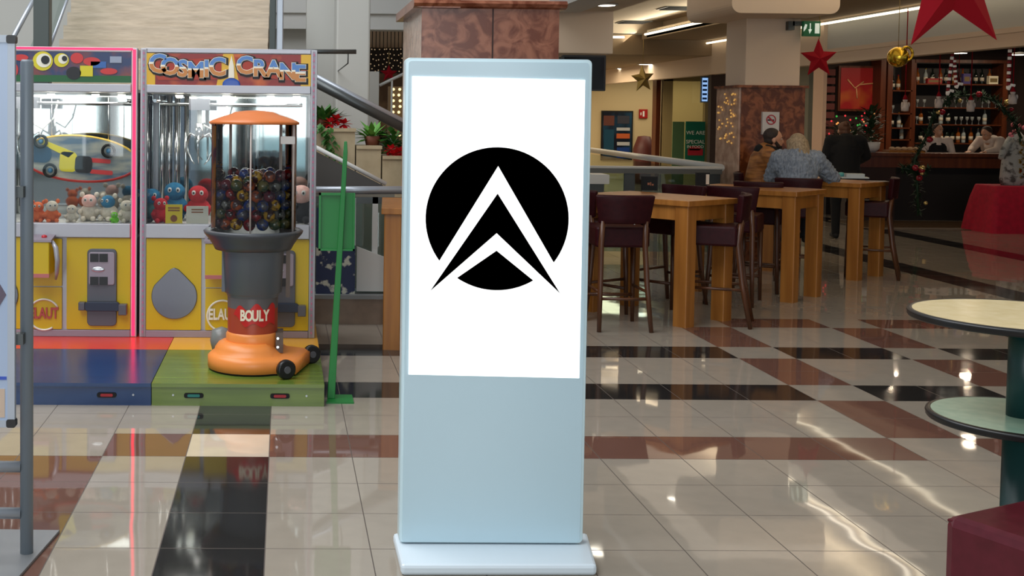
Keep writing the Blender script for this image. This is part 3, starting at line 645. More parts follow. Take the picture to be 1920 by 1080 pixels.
ORD = 'first second third fourth fifth sixth seventh eighth ninth tenth eleventh twelfth thirteenth fourteenth fifteenth sixteenth seventeenth eighteenth nineteenth twentieth'.split()
# ------------------------------------------------------------------ gumball / bouncy ball dispenser
def gumball():
    f = PZ(476, 712, ZP); Yg = f.y+.33; cxp = PY(476, 330, Yg); X0 = cxp.x
    z = lambda v: PY(476, v, Yg).z-ZP; rad = lambda px: px*Yg/F
    t = thing('ball_dispenser', 'orange and grey ball vending machine with a clear globe full of marbled balls', 'vending machine', (X0, Yg, ZP))
    org = mat('dispenser_orange', (238, 142, 66), .35); lid_o = mat('lid_orange', (214, 118, 56), .35); gr = mat('dispenser_grey', (96, 102, 110), .38); dg = mat('dispenser_dark_grey', (72, 75, 80), .35)
    Rg = rad(80)
    MB().lathe([(Rg*1.05, z(233)), (Rg*1.06, z(229)), (Rg*1.0, z(226)), (Rg*.8, z(220)), (Rg*.55, z(214)), (Rg*.45, z(210)), (Rg*.2, z(207.5)), (0, z(207))], lid_o, n=40).build('lid', t)
    MB().lathe([(Rg, z(430)), (Rg, z(232))], MATS['clear_glass'], n=40, cap=False).build('globe', t)
    for fm in t.children[-1].data.polygons: pass
    r = MB()
    for a in (-1.62, -.42, .9, 2.2): r.tube([(Rg*math.cos(a), Rg*math.sin(a), z(432)), (Rg*math.cos(a), Rg*math.sin(a), z(231))], .009 if a != -1.62 else .005, mat('clear_rib', (190, 176, 168), .2), 8)
    r.build('rib', t)
    # printed label strip on the left inside the glass
    s = MB(); n = 8; ym = mat('label_tan', (176, 116, 50), .4, noise=((96, 50, 76), 9, 3, .5, .6))
    pts = [((Rg-.004)*math.cos(PI*1.0+.05+k*.055), (Rg-.004)*math.sin(PI*1.0+.05+k*.055)) for k in range(n+1)]
    s.add([(x, y, z(425)) for x, y in pts]+[(x, y, z(236)) for x, y in pts], [(k, k+1, n+2+k, n+1+k) for k in range(n)], ym, True); s.build('label_strip', t)
    MB().rbox((Rg*.62, -Rg*.78, z(268)), (Rg*.95, -Rg*.7, z(254)), mat('clasp', (190, 182, 176), .3), .006, 1).build('clasp', t)
    # bowl and grey drum
    MB().lathe([(rad(72), z(466)), (rad(76), z(458)), (rad(84), z(446)), (rad(92), z(437)), (rad(94), z(432)), (rad(90), z(429)), (rad(78), z(431)), (rad(30), z(448)), (0, z(450))], dg, n=40).build('bowl', t)
    MB().lathe([(rad(46), z(556)), (rad(49), z(552)), (rad(50), z(548)), (rad(54), z(546)), (rad(58), z(470)), (rad(62), z(466))], gr, n=40).build('drum', t)
    MB().box((-rad(58), -.05, z(545)), (-rad(48), .05, z(468)), gr).build('handle_ridge', t)
    d = MB().lathe([(rad(47), z(622)), (rad(47.3), z(574))], mat('label_red_brown', (168, 66, 38), .35), n=40, cap=False).lathe([(rad(47.3), z(574)), (rad(47.5), z(552))], mat('label_grey', (96, 92, 92), .38), n=40, cap=False).build('label_band', t)
    rl = MB(); rb = rad(47.5)+.003; redl = mat('label_red', (196, 34, 30), .35); crm = mat('label_cream', (240, 228, 200), .4)
    def wrap(mb_, pts2, mt, off=.0):
        mb_.add([((rb+off)*math.sin(a), -(rb+off)*math.cos(a), zz) for a, zz in pts2], [list(range(len(pts2)))], mt)
    zc = z(585)
    outl = [(-.15, -.09), (.45, -.1), (.72, -.06), (.78, .02), (.74, .09), (.55, .065), (.45, .1), (.3, .07), (.1, .085), (-.05, .05), (-.2, .02)]
    for k in range(len(outl)-2+1):
        pass
    tri = [(-.2, .9)]
    for k in range(26):
        a0 = -.78+k*.07; a1 = a0+.0701; top = lambda a: zc+.052+.022*math.sin(a*9)-.03*max(0, -.3-a)*2; bot = lambda a: zc-.055+.012*math.sin(a*9+1)+.05*max(0, -.25-a)*2
        rl.add([(rb*math.sin(a), -rb*math.cos(a), zz) for a, zz in ((a0, bot(a0)), (a1, bot(a1)), (a1, top(a1)), (a0, top(a0)))], [(0, 1, 2, 3)], redl)
    for ch, a in zip('BOULY', (-.36, -.12, .12, .34, .56)):
        M_ = Matrix.Rotation(a, 4, 'Z') @ T(0, -(rb+.003), zc-.0) @ Matrix.Diagonal((.72, 1, 1.1, 1))
        text_mb(rl, ch, M_, .08, crm, .001, bold=.003)
    rl.build('lettering', d)
    # orange foot
    MB().lathe([(rad(50), z(662)), (rad(50), z(624)), (rad(46), z(618))], org, n=40).build('collar', t)
    def outline(R_, ex, wdt):
        pts = []; th = math.radians(-28)
        e = Vector((math.cos(0), 0)); 
        for k in range(19): a = math.radians(62)+k*math.radians(238)/18; pts.append((R_*math.cos(a), R_*math.sin(a)))
        pts += [(ex*.78, -wdt*.95), (ex*1.08, wdt*.55)]
        return pts
    o1 = outline(rad(84), .33, .25); o2 = outline(rad(80), .31, .23); o3 = outline(rad(66), .2, .16)
    def loft(rings, mt):
        mb_ = MB(); n = len(rings[0][0]); vv = []; ff = []
        for pts, zz in rings: vv += [(x, y, zz) for x, y in pts]
        for i in range(len(rings)-1):
            for k in range(n): ff.append((i*n+k, i*n+(k+1) % n, (i+1)*n+(k+1) % n, (i+1)*n+k))
        mb_.add(vv, ff, mt, True); mb_.add(vv[:n], [list(range(n))[::-1]], mt); mb_.add(vv[-n:], [list(range(n))], mt); return mb_
    b = loft([(o1, .012), (o1, .05), (o1, .078), (o2, .09), (outline(rad(76), .27, .2), .1), (outline(rad(72), .2, .16), .105), (outline(rad(70), .17, .14), .13), (outline(rad(64), .14, .12), .155), (outline(rad(54), .1, .1), .17)], org).build('foot', t)
    loft([(outline(rad(80), .31, .23), .0), (outline(rad(83), .32, .24), .012)], blackm).build('foot_pad', t)
    for (u, v) in ((536, 711), (584, 681)):
        w_ = PZ(u, v, ZP); x, y = w_.x-X0, w_.y-Yg; dirv = Vector((.75, -.55, 0)).normalized(); rw = .056
        ax = Vector((.42, -.9, 0)).normalized()
        wm = MB().tube([Vector((x, y, rw))-ax*.02, Vector((x, y, rw))-ax*.014, Vector((x, y, rw))+ax*.014, Vector((x, y, rw))+ax*.02], [rw-.008, rw, rw, rw-.008], black, 24).build('wheel', t)
        MB().tube([Vector((x, y, rw))+ax*.02, Vector((x, y, rw))+ax*.024], [.022, .02], dgr, 14).build('hub', wm)
    MB().box((rad(44), -.1, z(655)), (rad(58), .05, z(618)), mat('lock_plate', (92, 76, 66), .4, .4)).build('lock_plate', t)
    MB().tube([(rad(48), -.108, z(628)), (rad(48), -.1, z(628))], .008, chrome, 8).tube([(rad(48), -.108, z(644)), (rad(48), -.1, z(644))], .008, chrome, 8).build('screw', t)
    # grey coin cup on the left
    MB().lathe([(0, z(668)), (.055, z(664)), (.07, z(645)), (.06, z(625)), (0, z(618))], mat('cup_grey', (120, 122, 118), .3), (-rad(60), .1), 20).build('side_cup', t)
    MB().box((rad(62), .06, z(560)), (rad(70), .12, z(455)), mat('lock_plate', (92, 76, 66))).build('lock_bar', t)
    # balls
    kinds = []
    for nm, a_, b_, lb in (('red', (120, 18, 22), (40, 12, 16), 'red'), ('yellow', (170, 130, 30), (50, 26, 26), 'yellow and brown'), ('blue', (26, 50, 110), (70, 66, 70), 'blue and grey'), ('green', (44, 62, 40), (96, 88, 46), 'olive green'), ('purple', (50, 18, 40), (100, 40, 50), 'plum purple'), ('orange', (150, 70, 30), (60, 40, 40), 'orange and brown'), ('black', (22, 22, 26), (96, 96, 90), 'black and grey')):
        m = mat('ball_'+nm, a_, .12, noise=(b_, 22, 2, .46, .56)); kinds.append((MB().ball((0, 0, 0), .036, m, 18, 12).build('marbled_ball'), lb))
    used = set(); rng = random.Random(3); cnt = 0
    def put(x, y, zz):
        k = rng.randrange(len(kinds)); o, lb = kinds[k]
        if k in used: o = o.copy(); SC.collection.objects.link(o)
        used.add(k); o.location = (X0+x, Yg+y, ZP+zz); o.rotation_euler = (rng.random()*6, rng.random()*6, rng.random()*6)
        tag(o, lb+' marbled ball in the clear globe of the vending machine', 'ball', 'marbled balls in the clear globe')
    zb = z(427)+.036; Ro = Rg-.042
    for L_ in range(6):
        zz = zb+L_*.056; n = 17; fullr = L_ >= 4
        for k in range(n):
            a = PI*1.0+(k+.5*(L_ % 2))*2*PI/n
            x, y = Ro*math.cos(a), Ro*math.sin(a)
            if L_ == 5 and (rng.random() < .45): continue
            if y < .06 or L_ >= 4: put(x, y, zz+rng.uniform(-.004, .004))
        if L_ < 5:
            for k in range(10):
                a = PI*1.0+(k+.3*L_)*2*PI/10; x, y = (Ro-.073)*math.cos(a), (Ro-.073)*math.sin(a)
                if (y < .0 and L_ < 4) or L_ == 4: put(x, y, zz+.02)
    for k in range(4): a = k*PI/2+.4; put(.06*math.cos(a), .06*math.sin(a), zb+5*.056+.0)
    for k, (o, lb) in enumerate(kinds):
        if k not in used: bpy.data.objects.remove(o)
gumball()

# ------------------------------------------------------------------ green sign stand (seen from behind)
Yg2 = PZ(630, 757, 0).y+.1
g = mat('green_metal', (26, 122, 52), .4); fp = PZ(630, 752, 0); tp = PY(648, 265, Yg2)
t = thing('sign_stand', 'green metal sign stand seen from behind beside the play platform', 'stand', (fp.x, Yg2, 0))
bp0 = PZ(612, 757, .006).x-fp.x; bp1 = PZ(664, 757, .006).x-fp.x
MB().prism([(bp0, -.1), (bp1, -.1), (bp1-.0, .09), (bp0+.02, .09)], 2, 0, .008, g).build('base_plate', t)
x0 = PZ(620, 745, 0).x-fp.x; x1 = tp.x-fp.x; zt = tp.z
q = PY(629, 470, Yg2)
MB().add([(x0-.022, -.015, .008), (x0+.022, -.015, .008), (x0+.022, .012, .008), (x0-.022, .012, .008), (x1-.012, -.015, zt-.06), (x1+.012, -.015, zt-.06), (x1+.012, .012, zt-.06), (x1-.012, .012, zt-.06), (x1-.008, -.01, zt), (x1+.008, -.01, zt), (x1+.008, .01, zt), (x1-.008, .01, zt)],
         [(3, 2, 1, 0), (0, 1, 5, 4), (1, 2, 6, 5), (2, 3, 7, 6), (3, 0, 4, 7), (4, 5, 9, 8), (5, 6, 10, 9), (6, 7, 11, 10), (7, 4, 8, 11), (8, 9, 10, 11)], g).build('pole', t, bevel=.003)
a = PY(597, 470, Yg2); b = PY(666, 362, Yg2); X_ = fp.x
m = MB().box((a.x-X_, .014, a.z), (b.x-X_, .022, b.z), g)
for (p_, q_) in (((a.x-X_, a.z), (b.x-X_, a.z+.012)), ((a.x-X_, b.z-.014), (b.x-X_-.05, b.z)), ((a.x-X_, a.z), (a.x-X_+.012, b.z)), ((b.x-X_-.01, a.z), (b.x-X_, b.z-.0))):
    m.box((p_[0], -.004, p_[1]), (q_[0], .022, q_[1]), g)
m.build('sign_holder', t)
MB().box((b.x-X_-.004, .018, a.z+.03), (b.x-X_+.006, .03, b.z-.03), white_m).build('paper_sheet', t)

# ------------------------------------------------------------------ poster display stand on the left foreground
fpt = PZ(50, 1032, .02); Ys = fpt.y; X0 = fpt.x
t = thing('poster_stand', 'grey steel poster display stand at the left edge with a framed board', 'stand', (X0, Ys, 0))
zt = PY(44, 112, Ys).z
MB().lathe([(.024, .012), (.024, zt-.01), (.02, zt), (0, zt)], mat('stand_steel', (128, 138, 146), .42, .15), n=20).build('post', t)
c1 = PZ(112, 992, .015); c2 = PZ(30, 1085, .015)
d = Vector((c2.x-c1.x, c2.y-c1.y)); 
MB().prism([(c1.x-X0, c1.y-Ys), (c1.x-X0+d.x*1.6, c1.y-Ys+d.y*1.6), (c1.x-X0+d.x*1.6-.7, c1.y-Ys+d.y*1.6), (c1.x-X0-.75, c1.y-Ys+.02)], 2, 0, .012, mat('plate_steel', (136, 138, 140), .45, .3)).build('base_plate', t, bevel=.002)
for v in (875, 962):
    zz = PY(30, v, Ys).z; MB().tube([(-.6, 0, zz), (-.02, 0, zz)], .021, alu, 14).build('rail', t)
Yb = -.075
bz0 = PY(10, 800, Ys+Yb).z; bz1 = PY(10, 66, Ys+Yb).z; bx1 = PY(29, 400, Ys+Yb).x-X0
alu2 = mat('frame_silver', (176, 184, 194), .4, .25)
fr = MB(); fw = .026; bx0 = bx1-.62
fr.rbox((bx0, Yb-.012, bz0), (bx1, Yb+.012, bz0+fw), alu2, .004).rbox((bx0, Yb-.012, bz1-fw), (bx1, Yb+.012, bz1), alu2, .004).rbox((bx0, Yb-.012, bz0+fw), (bx0+fw, Yb+.012, bz1-fw), alu2, .004).rbox((bx1-fw, Yb-.012, bz0+fw), (bx1, Yb+.012, bz1-fw), alu2, .004)
bd = fr.build('board_frame', t, bevel=.002)
pos = mat('poster_pale_blue', (170, 188, 214), .25)
po_ = MB().box((bx0+fw, Yb-.008, bz0+fw), (bx1-fw, Yb+.006, bz1-fw), pos).build('poster', t)
ps = MB(); zd = PY(5, 552, Ys+Yb).z
ps.prism([(bx1-fw-.0-.005, zd), (bx1-fw-.04, zd+.06), (bx1-fw-.16, zd+.06), (bx1-fw-.16, zd-.06), (bx1-fw-.04, zd-.06)], 1, Yb-.01, Yb-.008, mat('poster_plum', (96, 84, 100), .4))
ps.box((bx1-fw-.3, Yb-.01, PY(5, 711, Ys+Yb).z), (bx1-fw-.004, Yb-.008, PY(5, 705, Ys+Yb).z), mat('poster_blue_line', (60, 90, 190), .4))
ps.box((bx1-fw-.3, Yb-.01, bz0+fw+.01), (bx1-fw-.01, Yb-.008, PY(5, 728, Ys+Yb).z), mat('poster_sand', (206, 184, 164), .4))
ps.build('poster_print', po_)
for zz in (bz0, bz1-.03): MB().rbox((bx1-.03, Yb-.016, zz), (bx1+.004, Yb+.016, zz+.03), black, .008).build('corner_cap', bd)
for zz in (zt-.5, .8): MB().box((-.03, Yb+.012, zz), (.0, -.02, zz+.04), dsteel).build('bracket', t)

# ------------------------------------------------------------------ stairwell side: kerb, rails, mural, planters
YK = PZ(680, 608, 0).y
a = PY(592, 600, YK); 
m = MB(); zk = PY(680, 560, YK).z
m.box((a.x-.1, YK, 0), (1.0, YK+.32, zk), mat('kerb_stone', (152, 130, 110), .4, noise=((120, 100, 84), 4, 6, .35, .65))).box((a.x-.1, YK-.03, zk), (1.02, YK+.35, zk+.03), mat('kerb_cap', (128, 130, 130), .4))
struct(m.build('trim_kerb'), 'stone kerb with a grey cap around the stairwell')
Yr = YK+.12
def rail_thing(name, label, cat='railing', **k): return thing(name, label, cat, (0, 0, 0), 0, k.get('group'))
t = rail_thing('stairwell_railing', 'horizontal steel handrail with glass on the stone kerb beside the green stand')
l = PY(592, 357, Yr); r_ = PY(728, 356, Yr)
MB().tube([(l.x-.1, Yr, l.z), (r_.x+.2, Yr, r_.z)], .032, alu, 12).build('handrail', t)
MB().box((l.x, Yr-.02, l.z-.1), (r_.x+.2, Yr+.02, l.z-.05), dsteel).build('under_rail', t)
pp1 = PY(703, 420, Yr); MB().box((pp1.x-.022, Yr-.02, zk+.06), (pp1.x+.022, Yr+.02, l.z-.05), white_m).build('post', t)
MB().box((l.x-.05, Yr+.03, zk+.03), (r_.x+.2, Yr+.04, l.z-.1), MATS['rail_glass']).build('glass_panel', t)
# white slab and triangular stringer behind the glass
a = PY(668, 545, Yr-.03); b = PY(727, 487, Yr-.03); c = PY(668, 462, Yr-.03)
struct(MB().prism([(a.x, a.z), (b.x+.03, a.z), (b.x+.03, b.z), (a.x, c.z)], 1, Yr-.06, Yr-.0, white_m).build('trim_stringer'), 'white stair stringer behind the glass')
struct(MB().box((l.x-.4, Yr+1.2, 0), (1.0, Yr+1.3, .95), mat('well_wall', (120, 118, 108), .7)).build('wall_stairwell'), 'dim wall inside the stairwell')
a = PY(592, 545, Yr-.07); b = PY(667, 390, Yr-.07)
t = tag(MB().box((a.x, Yr-.08, zk+.03), (b.x, Yr-.06, b.z), mat('mural', (34, 46, 84), .5, noise=((206, 206, 190), 12, 4, .56, .62))).build('graffiti_panel'), 'dark blue panel with pale graffiti pattern behind the green stand', 'panel')
# raking handrail and dark balustrade side
Yh = 10.0
a = PY(590, 155, Yh); b = PY(752, 237, Yh)
t = rail_thing('raking_handrail', 'thick grey handrail sloping down to the right past the planters')
MB().tube([(a.x-.15, Yh, a.z+.08), (b.x+.1, Yh, b.z-.05)], .042, dsteel, 12).build('lower_rail', t)
MB().tube([(a.x-.15, Yh, a.z+.13), (b.x+.1, Yh, b.z-.0)], .026, alu, 10).build('top_rail', t)
q = PY(580, 97, Yh+.3); w_ = PY(668, 97, Yh+.3)
t = rail_thing('straight_handrail', 'short horizontal grey handrail ending in front of the grey column')
MB().tube([(q.x-.3, Yh+.3, q.z), (w_.x, Yh+.3, w_.z)], .02, dsteel, 12).build('rail', t)
MB().tube([(w_.x-.07, Yh+.3, w_.z), (w_.x-.07, Yh+.32, w_.z-.1), (w_.x-.07, 12.2, w_.z-.1)], .006, dsteel, 6).build('bracket', t)
Yq = 9.75
tri = [PY(590, 283, Yq), PY(722, 350, Yq), PY(590, 350, Yq)]
struct(MB().prism([(p.x, p.z) for p in tri], 1, Yq, Yq+.08, mat('balustrade_dark', (78, 74, 70), .5)).build('trim_balustrade'), 'dark triangular side of the descending stair')
struct(MB().tube([PY(588, 274, Yq), PY(724, 345, Yq)], .018, white_m, 8).build('trim_balustrade_cap'), 'white edge of the dark stair side')
# stepped planters
def plant(t, c, n, spread, h, lm, rng, lw=.022, ll=.13):
    m = MB()
    for k in range(n):
        a = rng.random()*2*PI; r = rng.random()*spread; p = Vector((c[0]+r*math.cos(a), c[1]+r*math.sin(a)*.6, c[2]+rng.random()*h)); d = Vector((math.cos(a), math.sin(a)*.6, rng.uniform(-.3, .9))).normalized()*ll*rng.uniform(.7, 1.2)
        m.leaf(p, d, lw, lm)
    return m
rng = random.Random(5)
for (u0, u1, v, Yp_, lb) in ((575, 667, 240, 10.95, 'tallest'), (668, 716, 273, 10.95, 'middle'), (717, 758, 292, 10.95, 'lowest')):
    a = PY(u0, v, Yp_); b = PY(u1, 360, Yp_)
    m = MB().box((a.x, Yp_, 0), (b.x-.012, Yp_+.4, a.z-.03), beigest).box((a.x-.0, Yp_-.02, a.z-.03), (b.x-.004, Yp_+.42, a.z), beigest)
    tag(m.build('stone_planter'), lb+' of the three stepped beige stone planters left of the kiosk', 'planter', 'stepped stone planters')
def potplant(label, u, v, Yp_, n, spread, h, red, trail=None, lw=.03, ll=.16, lm=leafm):
    p = PY(u, v, Yp_+.2); t = thing('potted_plant', label, 'plant', (p.x, p.y, p.z), 0, 'plants on the stone planters')
    MB().lathe([(.06, 0), (.08, .09), (.07, .09), (.05, .07), (0, .07)], mat('pot_brown', (110, 60, 40), .7), n=14).build('pot', t)
    plant(t, (0, 0, .05), n, spread, h, lm, rng, lw, ll).build('leaves', t)
    if red:
        m = MB()
        for (x, y, z_) in red:
            for k in range(9): a = k*2*PI/9; m.leaf((x, y, z_), Vector((math.cos(a), -.35, math.sin(a)*.7))*.085, .03, poin)
        m.build('flowers', t)
    if trail:
        m = MB()
        for k in range(60): s = k/60.; m.leaf((trail*s+rng.uniform(-.05, .05), -.24-rng.random()*.04, .05-.42*s), (rng.uniform(-.07, .07), -.03, -.06), .025, leafm)
        m.build('trailing_stem', t)
potplant('trailing green plant with red poinsettia on the tallest stone planter', 606, 240, 10.95, 90, .1, .08, [(.12, -.12, .08), (.06, -.14, .05), (.19, -.1, .04)], .14)
potplant('light green leafy plant on the middle stone planter', 698, 273, 10.95, 36, .05, .06, None, None, .03, .17, mat('light_leaf', (96, 160, 60), .5))
potplant('green plant with red poinsettia on the lowest stone planter', 737, 292, 10.95, 70, .08, .16, [(-.03, -.14, .06), (.05, -.15, .04), (.0, -.16, .02)], None, .035, .12)
# steel posts and handrails by the stair
YH2 = 9.75
for (u0, u1, v1, lb) in ((62, 92, 90, 'dark grey square post rising behind the left claw machine'), (505, 517, 90, 'thin dark post at the right side of the stair flight')):
    a = PY(u0, v1, YH2); b = PY(u1, v1, YH2)
    tag(MB().rbox((a.x, YH2, ZP*0), (b.x, YH2+(b.x-a.x), 4.2), mat('post_green_grey', (74, 82, 80), .5), .01, 2).build('steel_post', bevel=.003), lb, 'post')
a = PY(518, 90, YH2); b = PY(531, 90, YH2); tag(MB().rbox((a.x, YH2, 0), (b.x, YH2+.05, 4.2), alu, .01, 2).build('steel_post'), 'bright aluminium post at the right side of the stair flight', 'post')
t = rail_thing('stair_railing', 'steel handrail rising away up the left side of the stair')
p0 = PY(24, 72, 9.7); p1 = PY(66, -6, 10.6)
dd = (p1-p0); MB().tube([p0-dd*.1, p0+dd*2.2], .022, alu, 10).build('handrail', t)
p0 = PY(92, 92, 9.8); p1 = PY(128, -6, 10.8); dd = p1-p0
MB().tube([p0, p0+dd*2.2], .014, alu, 10).build('glass_edge', t)
MB().add([p0, p0+dd*2.2, p0+dd*2.2+Vector((-.2, 0, -.1)), p0+Vector((-.2, 0, -.1))], [(0, 1, 2, 3)], MATS['rail_glass']).build('glass_panel', t)
# distant shop behind the planters: string lights, star, pillar lights
rng = random.Random(9)
a = PY(696, 92, 17.5); b = PY(760, 92, 17.5)
for k in range(9):
    u = 698+k*7; p = PY(u, 88, 17.5); q = PY(u, 88+40+rng.random()*12, 17.5); t = thing('string_light', ORD[k]+' of the strings of tiny warm lights in the distant shop, counted from the left', 'string lights', (p.x, p.y, 0), 0, 'hanging light strings in the distant shop')
    MB().tube([(0, 0, p.z+.6), (0, 0, q.z)], .006, blackm, 5).build('wire', t)
    m = MB()
    for j in range(5): m.ball((rng.uniform(-.02, .02), 0, p.z-(p.z-q.z)*(j+.5)/5), .01, mat('tiny_bulb', (220, 190, 150), .5, emit=.35), 6, 4)
    m.build('bulbs', t)
struct(MB().box((a.x-.3, 17.6, a.z-.35), (b.x+.3, 17.7, a.z+.02), mat('shop_fascia', (44, 34, 30), .8)).build('trim_shop_fascia'), 'dark fascia behind the hanging light strings')
t = thing('hanging_star', 'small red star hanging left of the kiosk in the distant shop', 'star', tuple(PY(729, 138, 17)))
MB().star((0, 0, 0), .13, .055, .03, red_m).build('star_body', t); MB().tube([(0, 0, .12), (0, 0, .32)], .004, dull_gold, 5).build('cord', t)
t = thing('bulb_board', 'panel of warm glowing dots in the distant shop just left of the kiosk', 'lights', tuple(PY(746, 205, 16.6)))
MB().box((-.14, 0, -t.location.z), (.22, .05, .32), mat('panel_brown', (120, 96, 66), .7)).build('backing', t)
m = MB()
for i in range(9):
    for j in range(3): m.ball((-.07+j*.09+rng.uniform(-.01, .01), -.01, -.36+i*.08), .02, mat('dot_glow', (255, 232, 170), .5, emit=1.5), 8, 5)
m.build('bulbs', t)
t = rail_thing('far_railing', 'white rising handrail in front of the distant shop'); p0 = PY(712, 160, 14.5); p1 = PY(758, 138, 14.5)
MB().tube([p0, p1], .018, white_m, 8).build('rail', t); MB().tube([(p0+p1)*.5, ((p0+p1)*.5).xy.to_3d()], .012, white_m, 8).build('post', t)
for k, (v0, v1) in enumerate(((142, 150), (155, 163))): pass
# ------------------------------------------------------------------ bar tables
def bar_table_proto():
    t = thing('bar_table', 'tall oak bar table', 'table', (0, 0, 0), 0, 'oak bar tables'); L, Wd, zt = 1.06, .68, 1.0
    # origin at the near corner leg; local +x = short side, +y = long side
    MB().rbox((-.08, -.08, zt-.045), (Wd-.08, L-.08, zt), oak, .01, 2).build('tabletop', t, bevel=.004)
    for x in (-.06, Wd-.22):
        for y in (-.06, L-.22): MB().rbox((x+.0, y+.0, 0), (x+.12, y+.12, zt-.045), oak, .008, 2).build('leg', t)
    MB().box((.06, -.045, zt-.16), (Wd-.22, -.02, zt-.045), oak).box((.06, L-.16, zt-.16), (Wd-.22, L-.13, zt-.045), oak).box((-.045, .06, zt-.16), (-.02, L-.22, zt-.045), oak).box((Wd-.16, .06, zt-.16), (Wd-.13, L-.22, zt-.045), oak).build('apron', t)
    return t
TP = bar_table_proto()
def foot(u, v): p = PZ(u, v, 0); return Vector((p.x, p.y, 0))
specs = [((1281, 612), (1357, 599), 'nearest oak bar table, behind the two maroon stools right of the kiosk'), ((1479, 566), (1517, 552), 'middle oak bar table with thick square legs, in front of the woman in grey'), ((1601, 525), (1642, 517), 'oak bar table where the seated couple sit, nearest the bar')]
TAB = []
for k, (a, b, lb) in enumerate(specs):
    p = foot(*a); q = foot(*b); ang = math.atan2(q.y-p.y, q.x-p.x)
    ang = [math.radians(37), math.radians(44), math.radians(41)][k]
    if k == 0: TP.location = p; TP.rotation_euler = (0, 0, ang); TP['label'] = lb; o = TP
    else: o = dup(TP, p, ang, lb)
    TAB.append((p, ang))
pL = foot(735, 657)
o = dup(TP, (pL.x+.0, pL.y+.07, 0), math.radians(-5), 'oak bar table mostly hidden behind the kiosk, seen at its left edge')
pf4 = Vector((TAB[1][0].x+.62, TAB[1][0].y+2.55, 0))
def on_table(k, x, y, z=1.0): p, a = TAB[k]; return Vector((p.x+x*math.cos(a)-y*math.sin(a), p.y+x*math.sin(a)+y*math.cos(a), z))

# ------------------------------------------------------------------ bar stools
def stool_proto():
    t = thing('bar_stool', '', 'bar stool', (0, 0, 0), 0, 'maroon leather bar stools')   # faces +y, back at -y
    MB().rbox((-.21, -.2, .64), (.21, .21, .8), maroon, .03, 2, 5).build('seat', t, bevel=.018)
    n = 8; m = MB(); pr = []
    for i in range(6):
        zz = .83+i*.044; w_ = .19+.035*(i/5.); 
        for k in range(n+1): x = -w_+2*w_*k/n; pr.append((x, -.25-.02*(i/5.)+.05*(x/w_)**2, zz))
    fs = [(i*(n+1)+k, i*(n+1)+k+1, (i+1)*(n+1)+k+1, (i+1)*(n+1)+k) for i in range(5) for k in range(n)]
    m.add(pr, fs, maroon, True); o = m.build('backrest', t)
    so = o.modifiers.new('thick', 'SOLIDIFY'); so.thickness = .05; so.offset = 0; bv = o.modifiers.new('bevel', 'BEVEL'); bv.width = .012; bv.segments = 3; bv.limit_method = 'ANGLE'
    for s in (-1, 1):
        MB().tube([(s*.2, -.31, 0), (s*.18, -.24, .35), (s*.17, -.2, .66), (s*.165, -.225, .85)], [.017, .021, .023, .019], walnut, 8).build('leg', t)
        MB().tube([(s*.19, .19, 0), (s*.18, .17, .64)], [.016, .022], walnut, 8).build('leg', t)
        MB().tube([(s*.187, -.265, .3), (s*.183, .18, .3)], .012, walnut, 8).build('stretcher', t)
    MB().tube([(-.18, -.26, .25), (.18, -.26, .25)], .012, walnut, 8).build('stretcher', t); MB().tube([(-.18, .178, .22), (.18, .178, .22)], .014, walnut, 8).build('footrest', t)
    MB().ball((.075, -.235, .83), .011, chrome, 8, 6).build('back_stud', t)
    return t
SP = stool_proto(); first = [True]
def stool(p, face, lb):
    rz = math.atan2(face[1], face[0])-PI/2
    if first[0]: SP.location = (p[0], p[1], 0); SP.rotation_euler = (0, 0, rz); SP['label'] = lb; first[0] = False; return SP
    return dup(SP, (p[0], p[1], 0), rz, lb)
p = foot(1173, 623); stool((p.x, p.y+.3), (.02, 1), 'maroon leather bar stool with its back to the camera, directly right of the kiosk')
def st(k, x, y, fx, fy, lb):
    a = TAB[k][1]; q = on_table(k, x, y); stool((q.x, q.y), (fx*math.cos(a)-fy*math.sin(a), fx*math.sin(a)+fy*math.cos(a)), lb)
def stp(u, Y_, fx, fy, lb): q = PY(u, 500, Y_); stool((q.x, Y_), (fx, fy), lb)
stp(1334, 9.45, -.92, .4, 'maroon bar stool tucked sideways into the near end of the nearest table')
stp(1250, 10.32, -.8, -.6, 'dark maroon bar stool beyond the nearest table, left of its near leg')
stp(1114, 9.85, .8, .5, 'maroon bar stool at the far left of the nearest table, beside the kiosk edge')
stp(1378, 10.55, .5, .85, 'maroon bar stool between the nearest and the middle table')
stp(1425, 11.35, .5, .85, 'dark maroon bar stool behind the left end of the middle table')
p = foot(1672, 522); stool((p.x-.2, p.y+.14), (-.88, .48), 'maroon bar stool at the right end of the couple’s table, nearest the bar')
WX = PY(1492, 300, 12.15).x; stool((WX, 12.1), (.35, .93), 'maroon bar stool the woman in grey sits on')
MX = PY(1425, 300, 13.1).x; stool((MX, 13.05), (.95, -.3), 'maroon bar stool the man in the brown jacket sits on')

